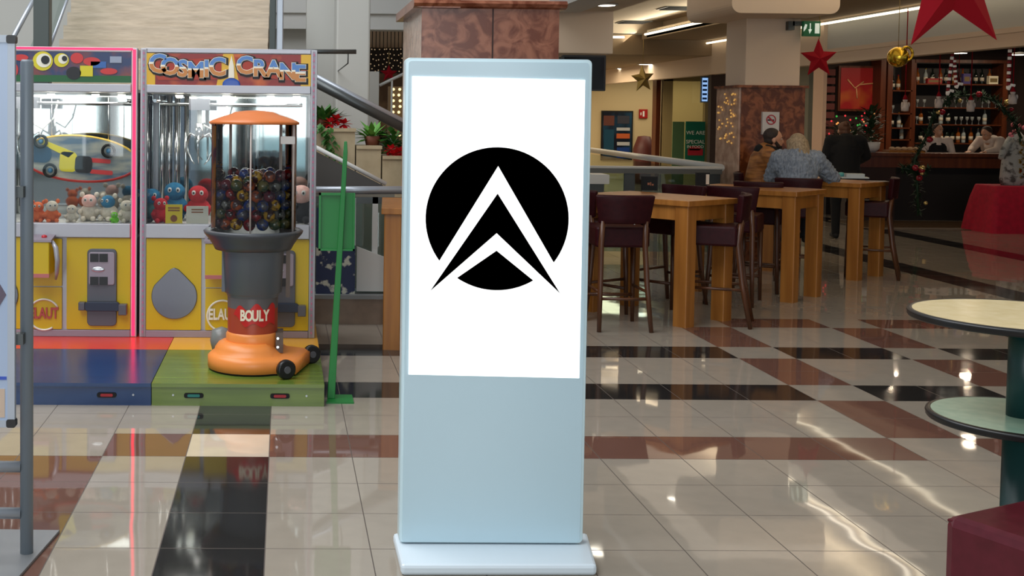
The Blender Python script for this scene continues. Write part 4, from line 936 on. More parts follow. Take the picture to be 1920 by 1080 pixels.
# things on tables
def menu(k, x, y, lb, w_=.1, h_=.13, white=False, face=0):
    q = on_table(k, x, y, 1.0); t = thing('menu_holder', lb, 'menu stand', q, face, 'black table menus')
    MB().box((-w_/2, -.012, 0), (w_/2, .012, h_), blackm).build('card', t)
    m = MB(); gm = mat('menu_print', (150, 90, 60), .5)
    m.box((-.02, -.014, h_*.45), (.0, -.012, h_*.55), gm).box((.006, -.014, h_*.42), (.018, -.012, h_*.6), gm)
    if white: m.box((w_/2-.04, -.0145, .02), (w_/2-.006, -.0122, h_-.02), mat('menu_white', (220, 206, 190), .5))
    m.build('print', t)
q = PY(1217, 356, 9.75); TAB0 = TAB[0]
pq = PZ(1217, 357, 1.0); t = thing('menu_holder', 'black menu stand on the nearest oak table', 'menu stand', (pq.x, pq.y, 1.0), 0, 'black table menus')
gm = mat('menu_print', (150, 90, 60), .5)
MB().box((-.065, -.03, 0), (.065, .03, .125), blackm).build('card', t); MB().box((-.025, -.032, .05), (-.005, -.03, .07), gm).box((.0, -.032, .045), (.008, -.03, .075), gm).box((.014, -.032, .045), (.03, -.03, .06), gm).build('print', t)
pq = on_table(1, .04, .86); t = thing('menu_holder', 'black and white menu stand on the middle oak table', 'menu stand', (pq.x, pq.y, 1.0), -.1, 'black table menus')
MB().box((-.07, -.03, 0), (.05, .03, .13), blackm).build('card', t); MB().box((.015, -.033, .02), (.045, -.03, .115), mat('menu_white', (216, 200, 180), .5)).build('print', t)
pq = PZ(1598, 334, 1.0)
tag(MB().prism([(-.16, -.09), (.14, -.1), (.2, .08), (-.1, .12)], 2, 0, .012, mat('paper_white', (190, 196, 196), .6)).prism([(-.1, -.07), (.1, -.08), (.14, .06), (-.06, .08)], 2, .012, .05, mat('paper_white', (190, 196, 196))).build('folded_papers', loc=(pq.x, pq.y, 1.0)), 'pale folded papers on the couple’s table', 'papers')
pq = PZ(1577, 333, 1.0)
tag(MB().ball((0, 0, .03), (.05, .04, .03), mat('teal_pack', (70, 150, 150), .5)).build('tissue_pack', loc=(pq.x, pq.y, 1.0)), 'small teal packet beside the papers on the couple’s table', 'packet')
pq = on_table(2, .48, -.0)
tag(MB().prism([(-.1, -.06), (.1, -.07), (.12, .06), (-.09, .07)], 2, 0, .006, mat('napkin', (150, 142, 138), .6)).build('paper_napkin', loc=(pq.x, pq.y, 1.0)), 'grey paper napkin at the right end of the couple’s table', 'napkin')

# ------------------------------------------------------------------ glass railings by the void
t = rail_thing('glass_railing', 'steel handrail with glass running across behind the nearest table', group='glass railings around the void')
Yr1 = 13.7; a = PY(1085, 321, Yr1); b = PY(1352, 312, Yr1); zr = (a.z+b.z)/2
xA = PY(1060, 321, Yr1).x-2.6
MB().box((xA, Yr1-.04, zr-.055), (b.x, Yr1+.04, zr-.0), mat('rail_grey', (104, 104, 100), .4, .3)).rbox((xA, Yr1-.045, zr), (b.x+.02, Yr1+.045, zr+.03), mat('rail_top', (206, 204, 198), .35, .2), .008, 0).build('handrail', t)
for u in (1180, 1340): q = PY(u, 330, Yr1); MB().box((q.x-.06, Yr1-.02, 0), (q.x+.06, Yr1+.02, zr-.05), dsteel).build('post', t)
MB().box((xA, Yr1+.03, .08), (b.x, Yr1+.045, zr-.06), MATS['rail_glass']).build('glass_panel', t)
t = rail_thing('glass_railing', 'steel handrail with glass running away toward the poster wall', group='glass railings around the void')
c = PY(1108, 290, 20.5)
MB().tube([(b.x, Yr1, zr+.02), (c.x, c.y, zr+.02)], .045, MATS['rail_top'], 10).build('handrail', t)
MB().add([(b.x, Yr1+.1, .08), (c.x, c.y, .08), (c.x, c.y, zr-.05), (b.x, Yr1+.1, zr-.05)], [(0, 1, 2, 3)], MATS['rail_glass']).build('glass_panel', t)
# second handrail stub by the kiosk
t = rail_thing('side_counter', 'short grey ledge end showing beside the kiosk behind the railing', 'ledge')
a = PY(1095, 335, 12.6); b2 = PY(1138, 330, 12.6); MB().rbox((a.x-.3, 12.5, a.z-.05), (b2.x, 12.8, b2.z+.02), MATS['rail_top'], .01, 1).build('top', t); MB().box((a.x-.3, 12.52, a.z-.2), (b2.x-.05, 12.78, a.z-.05), dsteel).box((a.x-.2, 12.55, 0), (a.x-.1, 12.75, a.z-.2), dsteel).build('base', t)

# ------------------------------------------------------------------ poster wall, signs
YQ = YW-.03
def board(name, cat, label, u0, v0, u1, v1, Y_, frame, face, prints, fw=.04):
    a = PY(u0, v1, Y_); b = PY(u1, v0, Y_); cx_ = (a.x+b.x)/2; t = thing(name, label, cat, (cx_, Y_, 0)); w_ = (b.x-a.x)/2
    MB().box((-w_, -.02, a.z), (w_, .02, b.z), frame).build('frame', t)
    f = MB().box((-w_+fw, -.03, a.z+fw), (w_-fw, -.02, b.z-fw), face).build('panel', t)
    m = MB(); W_ = 2*w_; H_ = b.z-a.z
    for (x0, y0, x1, y1, mt) in prints: m.box((-w_+W_*x0, -.036, a.z+H_*y0), (-w_+W_*x1, -.03, a.z+H_*y1), mt)
    if prints: m.build('print', f)
    return t, f, (w_, a.z, b.z)
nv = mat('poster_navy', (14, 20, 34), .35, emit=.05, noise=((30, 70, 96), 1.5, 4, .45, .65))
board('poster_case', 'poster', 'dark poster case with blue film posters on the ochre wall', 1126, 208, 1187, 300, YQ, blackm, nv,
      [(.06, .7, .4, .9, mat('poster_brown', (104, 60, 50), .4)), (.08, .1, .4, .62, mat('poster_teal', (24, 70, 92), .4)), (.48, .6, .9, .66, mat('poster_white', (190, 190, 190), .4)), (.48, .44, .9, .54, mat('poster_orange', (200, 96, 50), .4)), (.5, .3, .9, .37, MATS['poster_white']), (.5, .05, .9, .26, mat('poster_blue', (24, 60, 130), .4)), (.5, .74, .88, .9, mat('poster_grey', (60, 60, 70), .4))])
t, f, g_ = board('fire_sign', 'sign', 'small square red and white fire sign on the ochre wall', 1198, 205, 1214, 222, YQ, mat('sign_red', (170, 30, 30), .4), mat('sign_red', (170, 30, 30)), [(.4, .2, .6, .8, mat('sign_white', (236, 236, 230), .4)), (.12, .35, .25, .65, mat('sign_white', (236, 236, 230)))], .01)
tag(MB().lathe([(.16, 0), (.17, .4), (.1, .55), (.0, .56)], mat('bin_red', (90, 40, 36), .5), n=16).build('round_bin', loc=(PY(1207, 290, YW-1.2).x, YW-1.2, 0)), 'dark round bin by the ochre wall, just above the handrail', 'bin')
bpy.data.objects['round_bin'].scale = (1.6, 1.6, 2.1)
t, f, g_ = board('lit_sign', 'sign', 'tall narrow lit pale blue sign inside the far shop window', 1313, 144, 1329, 192, YS-.2, mat('sign_grey', (120, 140, 160), .4), mat('sign_lit_blue', (150, 190, 240), .4, emit=.9), [], .03)
m = MB()
for k in range(5): m.box((-.06, -.036, g_[1]+.07+k*.105), (.05, -.03, g_[1]+.12+k*.105), mat('sign_ink_blue', (60, 110, 190), .4))
m.build('lettering', f)
board('lit_sign', 'sign', 'sliver of a lit pale blue sign at the left edge of the column', 1355, 146, 1366, 168, YS-.2, MATS['sign_grey'], MATS['sign_lit_blue'], [], .02)
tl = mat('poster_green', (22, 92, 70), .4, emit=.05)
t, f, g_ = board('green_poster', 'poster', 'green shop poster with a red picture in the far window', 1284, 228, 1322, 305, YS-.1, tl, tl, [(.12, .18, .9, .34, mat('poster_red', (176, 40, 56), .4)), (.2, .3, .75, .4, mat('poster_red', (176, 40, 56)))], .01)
m = MB(); text_mb(m, 'WE ARE', T(0, -.036, g_[2]-.28), .13, MATS['sign_white'], .001); text_mb(m, 'SPECIAL', T(0, -.036, g_[2]-.5), .13, MATS['sign_white'], .001); text_mb(m, 'IN FOOD', T(0, -.036, g_[2]-.62), .1, MATS['sign_white'], .001)
m.build('lettering', f)
tag(MB().box((0, 0, 0), (PY(1284, 200, YS-.05).x-PY(1262, 200, YS-.05).x, .02, 1.55), mat('pane_green', (84, 116, 84), .3)).build('tinted_pane', loc=(PY(1262, 200, YS-.05).x, YS-.06, 0)), 'green tinted lower pane left of the green poster', 'glass pane')
bpy.data.objects['lit_sign'].location.z = 0
for o_ in [o for o in SC.objects if o.name.startswith('lit_sign')]:
    MB().tube([(0, 0, 2.0), (0, 0, 2.86)], .006, blackm, 5).build('cord', o_)
# no smoking sign on column
Yn = YC-.06
t, f, g_ = board('no_smoking_sign', 'sign', 'white no smoking sign on the granite column above the seated man', 1427, 210, 1460, 252, Yn, mat('sign_paper', (206, 200, 194), .5), mat('sign_paper', (206, 200, 194)), [], .003)
m = MB(); zc_ = g_[2]-.09; rr = .058; sr = mat('sign_ring_red', (170, 40, 50), .4)
for k in range(28):
    a0, a1 = k*2*PI/28, (k+1)*2*PI/28
    m.add([(r*math.cos(a), -.034, zc_+r*math.sin(a)) for a, r in ((a0, rr), (a1, rr), (a1, rr-.013), (a0, rr-.013))], [(0, 1, 2, 3)], sr)
s2 = .0055
m.add([(-.04-s2, -.035, zc_+.035-s2), (-.035+s2, -.035, zc_+.04+s2-.003), (.04+s2, -.035, zc_-.035+s2), (.035, -.035, zc_-.042)], [(0, 3, 2, 1)], sr)
m.box((-.04, -.0345, zc_-.012), (.035, -.033, zc_+.004), black)
m.build('symbol', f)
# emergency exit sign
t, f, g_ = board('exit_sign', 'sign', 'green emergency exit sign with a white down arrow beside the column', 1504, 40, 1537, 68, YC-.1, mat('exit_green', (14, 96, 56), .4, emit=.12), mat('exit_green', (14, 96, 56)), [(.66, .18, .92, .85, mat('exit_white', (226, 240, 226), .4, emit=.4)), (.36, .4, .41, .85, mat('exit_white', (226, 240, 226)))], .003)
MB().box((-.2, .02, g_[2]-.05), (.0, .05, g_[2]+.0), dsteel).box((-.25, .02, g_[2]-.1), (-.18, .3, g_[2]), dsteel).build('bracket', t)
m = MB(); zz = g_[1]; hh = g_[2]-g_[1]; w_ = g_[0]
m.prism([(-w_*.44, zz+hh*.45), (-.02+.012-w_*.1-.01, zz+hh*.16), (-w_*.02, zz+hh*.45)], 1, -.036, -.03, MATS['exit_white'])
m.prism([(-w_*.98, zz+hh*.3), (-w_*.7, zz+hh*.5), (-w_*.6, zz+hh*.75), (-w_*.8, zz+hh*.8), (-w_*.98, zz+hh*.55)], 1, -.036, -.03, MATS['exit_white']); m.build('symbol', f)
# black television under the bulkhead
a = PY(1052, 170, 12.2); b = PY(1135, 104, 12.2)
t = thing('wall_television', 'black television mounted below the beige bulkhead right of the kiosk', 'television', ((a.x+b.x)/2, 12.2, 0)); w_ = (b.x-a.x)/2
MB().rbox((-w_, -.03, a.z), (w_, .03, b.z), black, .01).build('housing', t); MB().box((-w_+.02, -.034, a.z+.02), (w_-.02, -.03, b.z-.02), mat('tv_screen', (6, 6, 8), .1)).build('screen', t); MB().box((-.15, .03, a.z+.1), (.15, .45, b.z), black).build('bracket', t)
# glowing speckle decorations on the pale side of the column
rng = random.Random(4); xs = a2.x-.02
m = MB()
tq = thing('light_decoration', 'gold twinkling light decoration on the pale side of the granite column', 'lights', (xs-.012, YC+.3, 0))
for k in range(44):
    v = rng.uniform(172, 268); zz = PY(1370, v, YC+.3).z
    m.ball((0, rng.uniform(-.27, .3), zz), (.006, .016+.012*rng.random(), .012), mat('gold_glow', (232, 180, 96), .4, emit=.45), 6, 4)
m.build('bulbs', tq)

# ------------------------------------------------------------------ hanging decorations
def hang(name, lb, u, v, Y_, R_, mt, yaw=0, rot=0, r_in=.42, ceil=3.1, group=None, thick=.16):
    p = PY(u, v, Y_); t = thing(name, lb, 'star', p, 0, group)
    MB().star((0, 0, 0), R_, R_*r_in, R_*thick, mt, rot, yaw).build('star_body', t)
    if p.z+R_ < ceil: MB().tube([(0, 0, R_*.95), (0, 0, ceil-p.z)], .004, dull_gold, 5).build('cord', t)
    return t
hang('hanging_star', 'large red felt star cut off by the top right of the frame', 1785, -42, 8.2, .56, red_m, .12, math.radians(4), .4, 3.2, 'red felt stars')
hang('hanging_star', 'red felt star hanging beside the green exit sign', 1535, 110, 13.6, .235, red_m, .1, math.radians(2), .44, 3.1, 'red felt stars')
hang('hanging_star', 'dull gold star hanging in front of the ochre wall', 1205, 148, 22., .27, dull_gold, .35, .1, .45, 3.1, None, .3)
# gold bell ball
p = PY(1684, 107, 12.); t = thing('hanging_bauble', 'large gold bauble with a ribbon loop hanging before the bar shelves', 'bauble', p)
MB().ball((0, 0, 0), .105, gold, 24, 14).build('bauble_body', t); ring_ = MB(); ring_.tube([(.05+.06*math.cos(k*PI/8), -.07, .03+.07*math.sin(k*PI/8)) for k in range(17)], .014, gold, 8); ring_.build('loop', t); MB().tube([(0, 0, .1), (0, 0, 3.15-p.z)], .003, dull_gold, 5).build('cord', t)
def cane(lb, u0, v0, u1, v1, Y_):
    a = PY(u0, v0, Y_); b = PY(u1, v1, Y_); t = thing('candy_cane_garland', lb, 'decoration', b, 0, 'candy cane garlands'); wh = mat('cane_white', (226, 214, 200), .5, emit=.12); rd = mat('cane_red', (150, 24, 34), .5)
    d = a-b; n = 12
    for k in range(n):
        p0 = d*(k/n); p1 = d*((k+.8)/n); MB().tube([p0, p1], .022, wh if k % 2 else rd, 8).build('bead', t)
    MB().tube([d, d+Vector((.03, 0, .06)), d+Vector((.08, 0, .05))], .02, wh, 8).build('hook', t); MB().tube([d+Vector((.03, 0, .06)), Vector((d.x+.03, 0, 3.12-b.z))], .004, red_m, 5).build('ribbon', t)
cane('candy cane strand hanging left of the bar lamp', 1776, 178, 1786, 100, 15.5)
cane('second candy cane strand just right of the first', 1793, 165, 1789, 108, 15.5)
cane('candy cane strand at the far right of the bar opening', 1890, 168, 1894, 86, 14.5)
def gnome(lb, u, v, Y_, vt):
    p = PY(u, v, Y_); t = thing('hanging_figure', lb, 'ornament', p, 0, 'small white hanging ornaments'); wh = mat('ornament_white', (206, 190, 180), .6)
    MB().lathe([(0, -.09), (.045, -.085), (.05, -.02), (.03, .03), (0, .04)], wh, n=12).build('body', t); MB().ball((0, 0, .055), .03, wh, 10, 8).build('head', t); MB().lathe([(.034, .065), (.02, .1), (0, .15)], red_m, n=10).build('hat', t)
    for s in (-1, 1): MB().ball((s*.045, -.01, 0), (.014, .016, .035), wh, 8, 6).build('arm', t)
    MB().tube([(0, 0, .14), (0, 0, 3.12-p.z)], .007, red_m, 5).build('ribbon', t)
gnome('white ornament figure on a red ribbon before the wine rack', 1697, 196, 15.5, 110)
gnome('white ornament figure on a red ribbon left of the bartender', 1760, 190, 15.5, 120)
gnome('white ornament figure on a red ribbon above the counter centre', 1820, 197, 15.5, 100)
gnome('white ornament figure on a red ribbon at the right of the bar', 1899, 182, 14.5, 105)

# ------------------------------------------------------------------ bar: counter, shelves, bottles
YB = 19.2
a = PY(1606, 290, YB); b = PY(1890, 290, YB); zb_ = PY(1740, 287, YB).z
t = thing('bar_counter', 'long dark wooden bar counter', 'counter', ((a.x+b.x)/2, YB, 0)); w_ = (b.x-a.x)/2+.1
MB().box((-w_, -.05, zb_-.06), (w_, .55, zb_), oak_d).build('worktop', t, bevel=.006); MB().box((-w_, -.02, zb_-.24), (w_, .5, zb_-.06), oak_d).build('fascia', t); MB().box((-w_+.1, .08, 0), (w_-.1, .5, zb_-.24), mat('bar_front', (14, 10, 10), .6)).build('front', t)
MB().box((-w_, -.01, 0.), (-w_+.75, .5, zb_-.24), mat('bar_side', (44, 24, 18), .6)).build('end_panel', t)
struct(MB().box((PY(1640, 390, 18).x-.2, 17.6, 0.0), (XV+7, 19.1, .006), wood('bar_floor', (84, 64, 42), (96, 76, 52), .3)).build('floor_bar'), 'brown wooden floor strip before the bar')
YSf = YBW-.45
def sx(u): return PY(u, 200, YSf).x
def sz(v): return PY(1780, v, YSf).z
t = thing('bar_shelving', 'dark wooden back bar shelving with several shelves', 'shelving', (0, YSf, 0))
for u in (1655, 1668, 1712, 1884): MB().box((sx(u)-.05, 0, 0), (sx(u)+.05, .4, sz(112)), oak_d).build('upright', t)
SH = [(1718, 1880, v) for v in (157, 201, 233, 268)]+[(1672, 1710, v) for v in (170, 213, 240, 262)]
for (u0, u1, v) in SH: MB().box((sx(u0), .0, sz(v)-.025), (sx(u1), .38, sz(v)), oak_d).build('shelf', t)
MB().box((sx(1655), .38, 0), (sx(1886), .42, sz(112)), mat('shelf_back', (40, 36, 36), .5)).build('back_panel', t)
MB().box((sx(1714), -.02, sz(118)), (sx(1884), .02, sz(112)), oak_d).build('cornice', t)
def bottle_proto(nm, body, cap):
    t = thing(nm, '', 'bottle', (0, 0, 0), 0, 'bottles on the back bar shelves')
    MB().lathe([(.036, 0), (.038, .02), (.038, .17), (.03, .2), (.014, .23), (.013, .29)], body, n=12).build('glass_body', t); MB().lathe([(.015, .28), (.015, .3), (0, .3)], cap, n=10).build('cap', t); MB().lathe([(.0388, .06), (.0388, .13)], mat('bottle_label', (200, 190, 170), .6), n=12).build('label', t); return t
bps = [(bottle_proto('liquor_bottle', mat('bottle_dark', (18, 26, 20), .1), black), 'dark'), (bottle_proto('liquor_bottle', mat('bottle_clear', (150, 160, 160), .08), gold), 'clear'), (bottle_proto('liquor_bottle', mat('bottle_amber', (130, 70, 24), .1), red_m), 'amber')]
def glass_proto():
    return MB().lathe([(.03, 0), (.004, .008), (.004, .07), (.03, .1), (.032, .15)], mat('glass_grey', (150, 156, 156), .08, .2), n=10)
gp = glass_proto().build('wine_glass')
rows = {157: 'top', 201: 'second', 233: 'third', 268: 'lowest', 170: 'narrow top', 213: 'narrow second', 240: 'narrow third', 262: 'narrow lowest'}
ub = set(); ug = [False]; rng = random.Random(11)
for (u0, u1, v) in SH:
    x = sx(u0)+.08; nb = -1
    while x < sx(u1)-.06:
        glassrow = v in (233, 201, 213) and rng.random() < .8
        if rng.random() < .12: x += .1; continue
        nb += 1
        if glassrow:
            o = gp if not ug[0] else gp.copy()
            if ug[0]: SC.collection.objects.link(o)
            ug[0] = True; o.location = (x, YSf+.12, sz(v)); tag(o, 'stemmed glass, %s item from the left on the %s shelf of the back bar' % (ORD[nb], rows[v]), 'glass', 'glasses on the %s back bar shelf' % rows[v]); x += rng.uniform(.09, .14)
        else:
            k = rng.randrange(3); pr, cn = bps[k]; lb = '%s bottle, %s item from the left on the %s shelf of the back bar' % (cn, ORD[nb], rows[v])
            if k in ub: pr = dup(pr, (x, YSf+.14, sz(v)), rng.random()*6, lb)
            else: ub.add(k); pr.location = (x, YSf+.14, sz(v)); pr['label'] = lb
            pr['group'] = 'bottles on the %s back bar shelf' % rows[v]; x += rng.uniform(.1, .17)
for (u, v, rgb, lb, w2, h2) in ((1752, 157, (150, 30, 34), 'red box on the top shelf of the back bar', .28, .1), (1812, 157, (70, 60, 120), 'purple box on the top shelf of the back bar', .14, .2), (1862, 157, (230, 220, 190), 'white lit box at the right of the top shelf', .18, .16)):
    tag(MB().box((-w2/2, 0, 0), (w2/2, .08, h2), mat('box%d' % u, rgb, .5)).box((-w2/2+.02, -.003, h2*.25), (w2/2-.02, 0, h2*.7), mat('boxprint', (120, 100, 60), .6)).build('gift_box', loc=(sx(u), YSf+.01, sz(v))), lb, 'box')
t, f, g_ = board('framed_picture', 'picture', 'large red and orange picture on the bar wall left of the shelves', 1570, 124, 1642, 208, YBW-.1, oak_d, mat('picture_red', (150, 18, 20), .4, emit=.05, noise=((176, 90, 30), 1.1, 3, .52, .62)), [], .04)
m = MB(); cr = mat('picture_cream', (214, 160, 110), .4)
m.tube([(-.02, -.034, g_[1]+.45), (.0, -.034, g_[1]+.25)], .012, cr, 6).tube([(-.2, -.034, g_[1]+.62), (-.05, -.034, g_[1]+.45), (.12, -.034, g_[1]+.58)], .014, cr, 6).tube([(.05, -.034, g_[1]+.52), (.35, -.034, g_[1]+.55)], .014, cr, 6); m.build('picture_lines', f)
m = MB()
for k in range(9): m.box((PY(1548, 200, YBW-.1).x, YBW-.12, PY(1560, 130+k*16, YBW-.1).z-.12), (PY(1564, 200, YBW-.1).x, YBW-.08, PY(1560, 130+k*16, YBW-.1).z), mat('brick_red', (90, 34, 28), .7))
struct(m.build('trim_brick'), 'strip of red brick beside the bar picture')
# lamps above the bar
for (u, v, lb) in ((1797, 98, 'flat round lamp above the left of the bar'), (1912, 101, 'flat round lamp at the right edge above the bar')):
    p = PY(u, v, 17.5); t = thing('pendant_lamp', lb, 'lamp', p, 0, 'flat bar lamps'); MB().lathe([(.12, -.015), (.13, .01), (.02, .03), (0, .03)], white_m, n=18).build('lamp_shade', t); MB().lathe([(0, -.016), (.115, -.016), (.12, -.01)], lampm, n=18).build('diffuser', t); MB().tube([(0, 0, .02), (0, 0, 3.12-p.z)], .006, black, 5).build('cord', t)
# pot on the counter with plant
p = PY(1641, 290, YB-.0)
t = thing('potted_plant', 'plant in a white bowl pot on the left end of the bar counter', 'plant', (p.x, YB+.15, zb_))
MB().lathe([(.07, 0), (.13, .06), (.145, .17), (.13, .17), (.1, .14), (0, .14)], mat('pot_white', (206, 200, 194), .35), n=20).build('pot', t)
plant(t, (0, 0, .15), 160, .16, .55, leafd, rng, .03, .14).build('leaves', t)
t = thing('tray_of_food', 'wooden tray with pale pastries on the bar counter', 'tray', (PY(1704, 285, YB).x, YB+.15, zb_))
MB().box((-.3, -.1, .0), (.3, .12, .04), oak).build('tray', t)
m = MB(); [m.ball((-.2+k*.1, .0, .065), (.05, .05, .03), mat('pastry', (206, 170, 130), .7), 10, 6) for k in range(5)]; m.build('pastries', t)
# fairy-lit bouquet left of counter
t = thing('fairy_light_bouquet', 'bouquet of red and white glowing lights left of the bar', 'lights', (PY(1590, 262, YB+1.2).x, YB+1.2, 1.15))
MB().box((-.4, -.1, -1.15), (.4, .2, -.0), mat('side_cabinet', (30, 20, 18), .6)).build('stand', t)
plant(t, (0, 0, .0), 110, .35, .4, leafd, rng, .04, .16).build('greenery', t)
for nm, rgb in (('red', (255, 60, 70)), ('warm', (255, 170, 90)), ('green', (60, 190, 80))):
    m = MB(); [m.ball((rng.uniform(-.42, .4), rng.uniform(-.2, 0), rng.uniform(.0, .62)), .017, mat('fairy_'+nm, rgb, .5, emit=.8), 6, 4) for k in range({'red': 16, 'warm': 12, 'green': 5}[nm])]; m.build('bulbs', t)

# garland with red baubles over the bar
def garland(path, label, rr, n, seed):
    rng = random.Random(seed); t = thing('fir_garland', label, 'garland', (0, 0, 0), 0, 'fir garlands at the bar'); m = MB(); path = [Vector(p) for p in path]
    MB().tube(path, .02, leafd, 6).build('garland_core', t)
    for k in range(n):
        s = rng.random()*(len(path)-1); i = int(s); p = path[i].lerp(path[i+1], s-i); d = Vector((rng.gauss(0, 1), rng.gauss(0, 1), rng.gauss(0, 1))).normalized()*rr*rng.uniform(.5, 1.1); m.leaf(p, d, .016, leafd)
    m.build('needles', t)
    for k in range(max(4, n//60)):
        s = rng.random()*(len(path)-1); i = int(s); p = path[i].lerp(path[i+1], s-i)+Vector((rng.uniform(-.08, .08), -.09, rng.uniform(-.08, .08)))
        MB().ball(p, rng.choice((.03, .045)), mat('bauble_red', (150, 20, 36), .2) if k % 3 else mat('bauble_gold', (210, 180, 110), .2, .6), 12, 8).build('bauble', t)
YG = 17.3
garland([PY(u, v, YG) for u, v in ((1722, 398), (1720, 350), (1715, 300), (1735, 260), (1752, 215), (1785, 180), (1830, 178), (1870, 190), (1900, 225), (1915, 260))], 'dark fir garland with red baubles curving around the bar front', .15, 620, 3)
garland([PY(u, v, YG-.2) for u, v in ((1690, 315), (1712, 318), (1740, 320))], 'short fir spray with pale ribbon on the bar front', .13, 160, 4)
bt = PZ(1727, 403, 0); t = thing('garland_stand', 'small gold foot of the fir garland on the bar floor', 'stand', (bt.x, bt.y, 0))
for k in range(3): a = k*2.1; MB().tube([(0, 0, .1), (.14*math.cos(a), .14*math.sin(a), .01)], .01, gold, 6).build('leg', t)

# ------------------------------------------------------------------ red draped table with white figure
pb_ = PZ(1885, 438, 0); Yt = pb_.y+.35; xl = PZ(1846, 436, 0).x; zt = PY(1890, 349, Yt-.3).z; xl2 = PY(1864, 349, Yt-.3).x
t = thing('draped_table', 'small table covered by a floor length red cloth at the right edge', 'table', (xl+.45, Yt, 0))
m = MB(); n = 40; vv = []; ff = []
for i, (zz, ex) in enumerate(((0, .12), (.25, .09), (.5, .045), (zt-.02, .0), (zt, -.01))):
    for k in range(n):
        u = k/n*4; s = int(u); f = u-s; c4 = [(-1, -1), (1, -1), (1, 1), (-1, 1)]; x = c4[s][0]*(1-f)+c4[(s+1) % 4][0]*f; y = c4[s][1]*(1-f)+c4[(s+1) % 4][1]*f
        w_ = .45-.12+ex+.012*math.sin(k*2.2)*(1-zz/zt); vv.append((x*w_, y*(w_-.05), zz))
for i in range(4):
    for k in range(n): ff.append((i*n+k, i*n+(k+1) % n, (i+1)*n+(k+1) % n, (i+1)*n+k))
m.add(vv, ff, redcloth, True); m.add(vv[-n:], [list(range(n))], redcloth); m.build('cloth', t)
p = PY(1905, 349, Yt); rng = random.Random(8)
t = thing('frosted_figure', 'white frosted standing ornament with gold tinsel on the red draped table', 'decoration', (p.x-.02, Yt, zt))
fw_ = mat('frosted_white', (186, 182, 174), .8, noise=((90, 84, 78), 12, 4, .5, .64), bump=.4)
MB().lathe([(.2, 0), (.22, .1), (.2, .35), (.16, .6), (.12, .72), (.05, .8), (0, .82)], fw_, n=18, sy=.7).build('body', t)
for s in (-1, 1): MB().tube([(s*.12, -.05, .68), (s*.24, -.08, .5), (s*.3, -.12, .4)], [.06, .05, .035], fw_, 10).build('arm', t)
m = MB(); [m.leaf((.05*math.sin(k*.5), -.17+.03*math.cos(k), .1+k*.011), (rng.uniform(-.05, .05), -.04, .03), .02, gold) for k in range(50)]; m.build('tinsel', t)
m = MB(); [m.ball((rng.uniform(-.14, .14), rng.uniform(-.05, .05), rng.uniform(.72, .92)), .035, mat('pink_petal', (210, 110, 120), .6), 8, 6) for k in range(9)]; m.build('blossoms', t)

# ------------------------------------------------------------------ foreground: round two tier table and leatherette seat
Yt = 4.0; c = PY(1921, 590, Yt); z1 = PZ(1705, 584, 0).z
t = thing('round_table', 'round two tier table with cream top, green lower shelf and black edges', 'table', (c.x, Yt, 0))
R1 = 200*Yt/F; R2 = 162*Yt/F; za = PY(1921, 590, Yt).z; zb2 = PY(1921, 780, Yt).z
crt = mat('laminate_cream', (222, 202, 150), .22, noise=((232, 214, 168), 20, 3, .3, .7)); grt = mat('laminate_green', (130, 160, 142), .22, noise=((146, 172, 152), 20, 3, .3, .7)); gpole = mat('pole_green', (14, 56, 56), .4)
def disc(R_, z_, mt, nm):
    o = MB().lathe([(0, z_-.02), (R_-.012, z_-.02), (R_-.012, z_), (0, z_)], mt, n=72, smooth=False).build(nm, t)
    MB().lathe([(R_-.014, z_-.024), (R_-.004, z_-.025), (R_, z_-.02), (R_-.002, z_-.014), (R_+.002, z_-.009), (R_, z_-.002), (R_-.012, z_+.002), (R_-.016, z_)], black, n=72, cap=False).build(nm+'_edge', t)
disc(R1, za, crt, 'tabletop'); disc(R2, zb2, grt, 'shelf')
MB().lathe([(.046, zb2), (.046, za-.03)], gpole, n=24).build('upper_pole', t); MB().lathe([(.062, .0), (.055, .02), (.054, zb2-.03)], gpole, n=24).build('lower_pole', t)
MB().lathe([(.19, 0), (.19, .012), (.06, .03), (.05, .05)], gpole, n=40).build('foot', t); MB().lathe([(.08, za-.05), (.08, za-.03)], black, n=20).build('mount_plate', t)
# seat cube: top corners from the photo, on the plane z = .46
zs = .46; A = PZ(1769, 962, zs); B = PZ(1906, 932, zs)
d = Vector((B.x-A.x, B.y-A.y)).normalized(); e = Vector((d.y, -d.x)); S = .5
ang = math.atan2(d.y, d.x)
cc = Vector((A.x, A.y))+d*(S/2)+e*(S/2)
t = thing('leatherette_seat', 'burgundy leatherette cube seat in the bottom right corner', 'seat', (cc.x, cc.y, 0), ang)
sm_ = mat('burgundy_seat', (76, 14, 26), .3, noise=((88, 20, 34), 22, 4, .3, .7), bump=.06)
MB().box((-S/2, -S/2, .03), (S/2, S/2, zs-.004), sm_).build('body', t, bevel=.03)
m = MB(); r_ = S/2-.012
m.tube([(-r_, -r_, zs-.02), (r_, -r_, zs-.02), (r_, r_, zs-.02), (-r_, r_, zs-.02), (-r_, -r_, zs-.02)], .006, sm_, 8).build('seam', t)
for s in (-1, 1):
    for q in (-1, 1): MB().lathe([(.02, 0), (.025, .035)], black, (s*.2, q*.2), 12).build('foot', t)
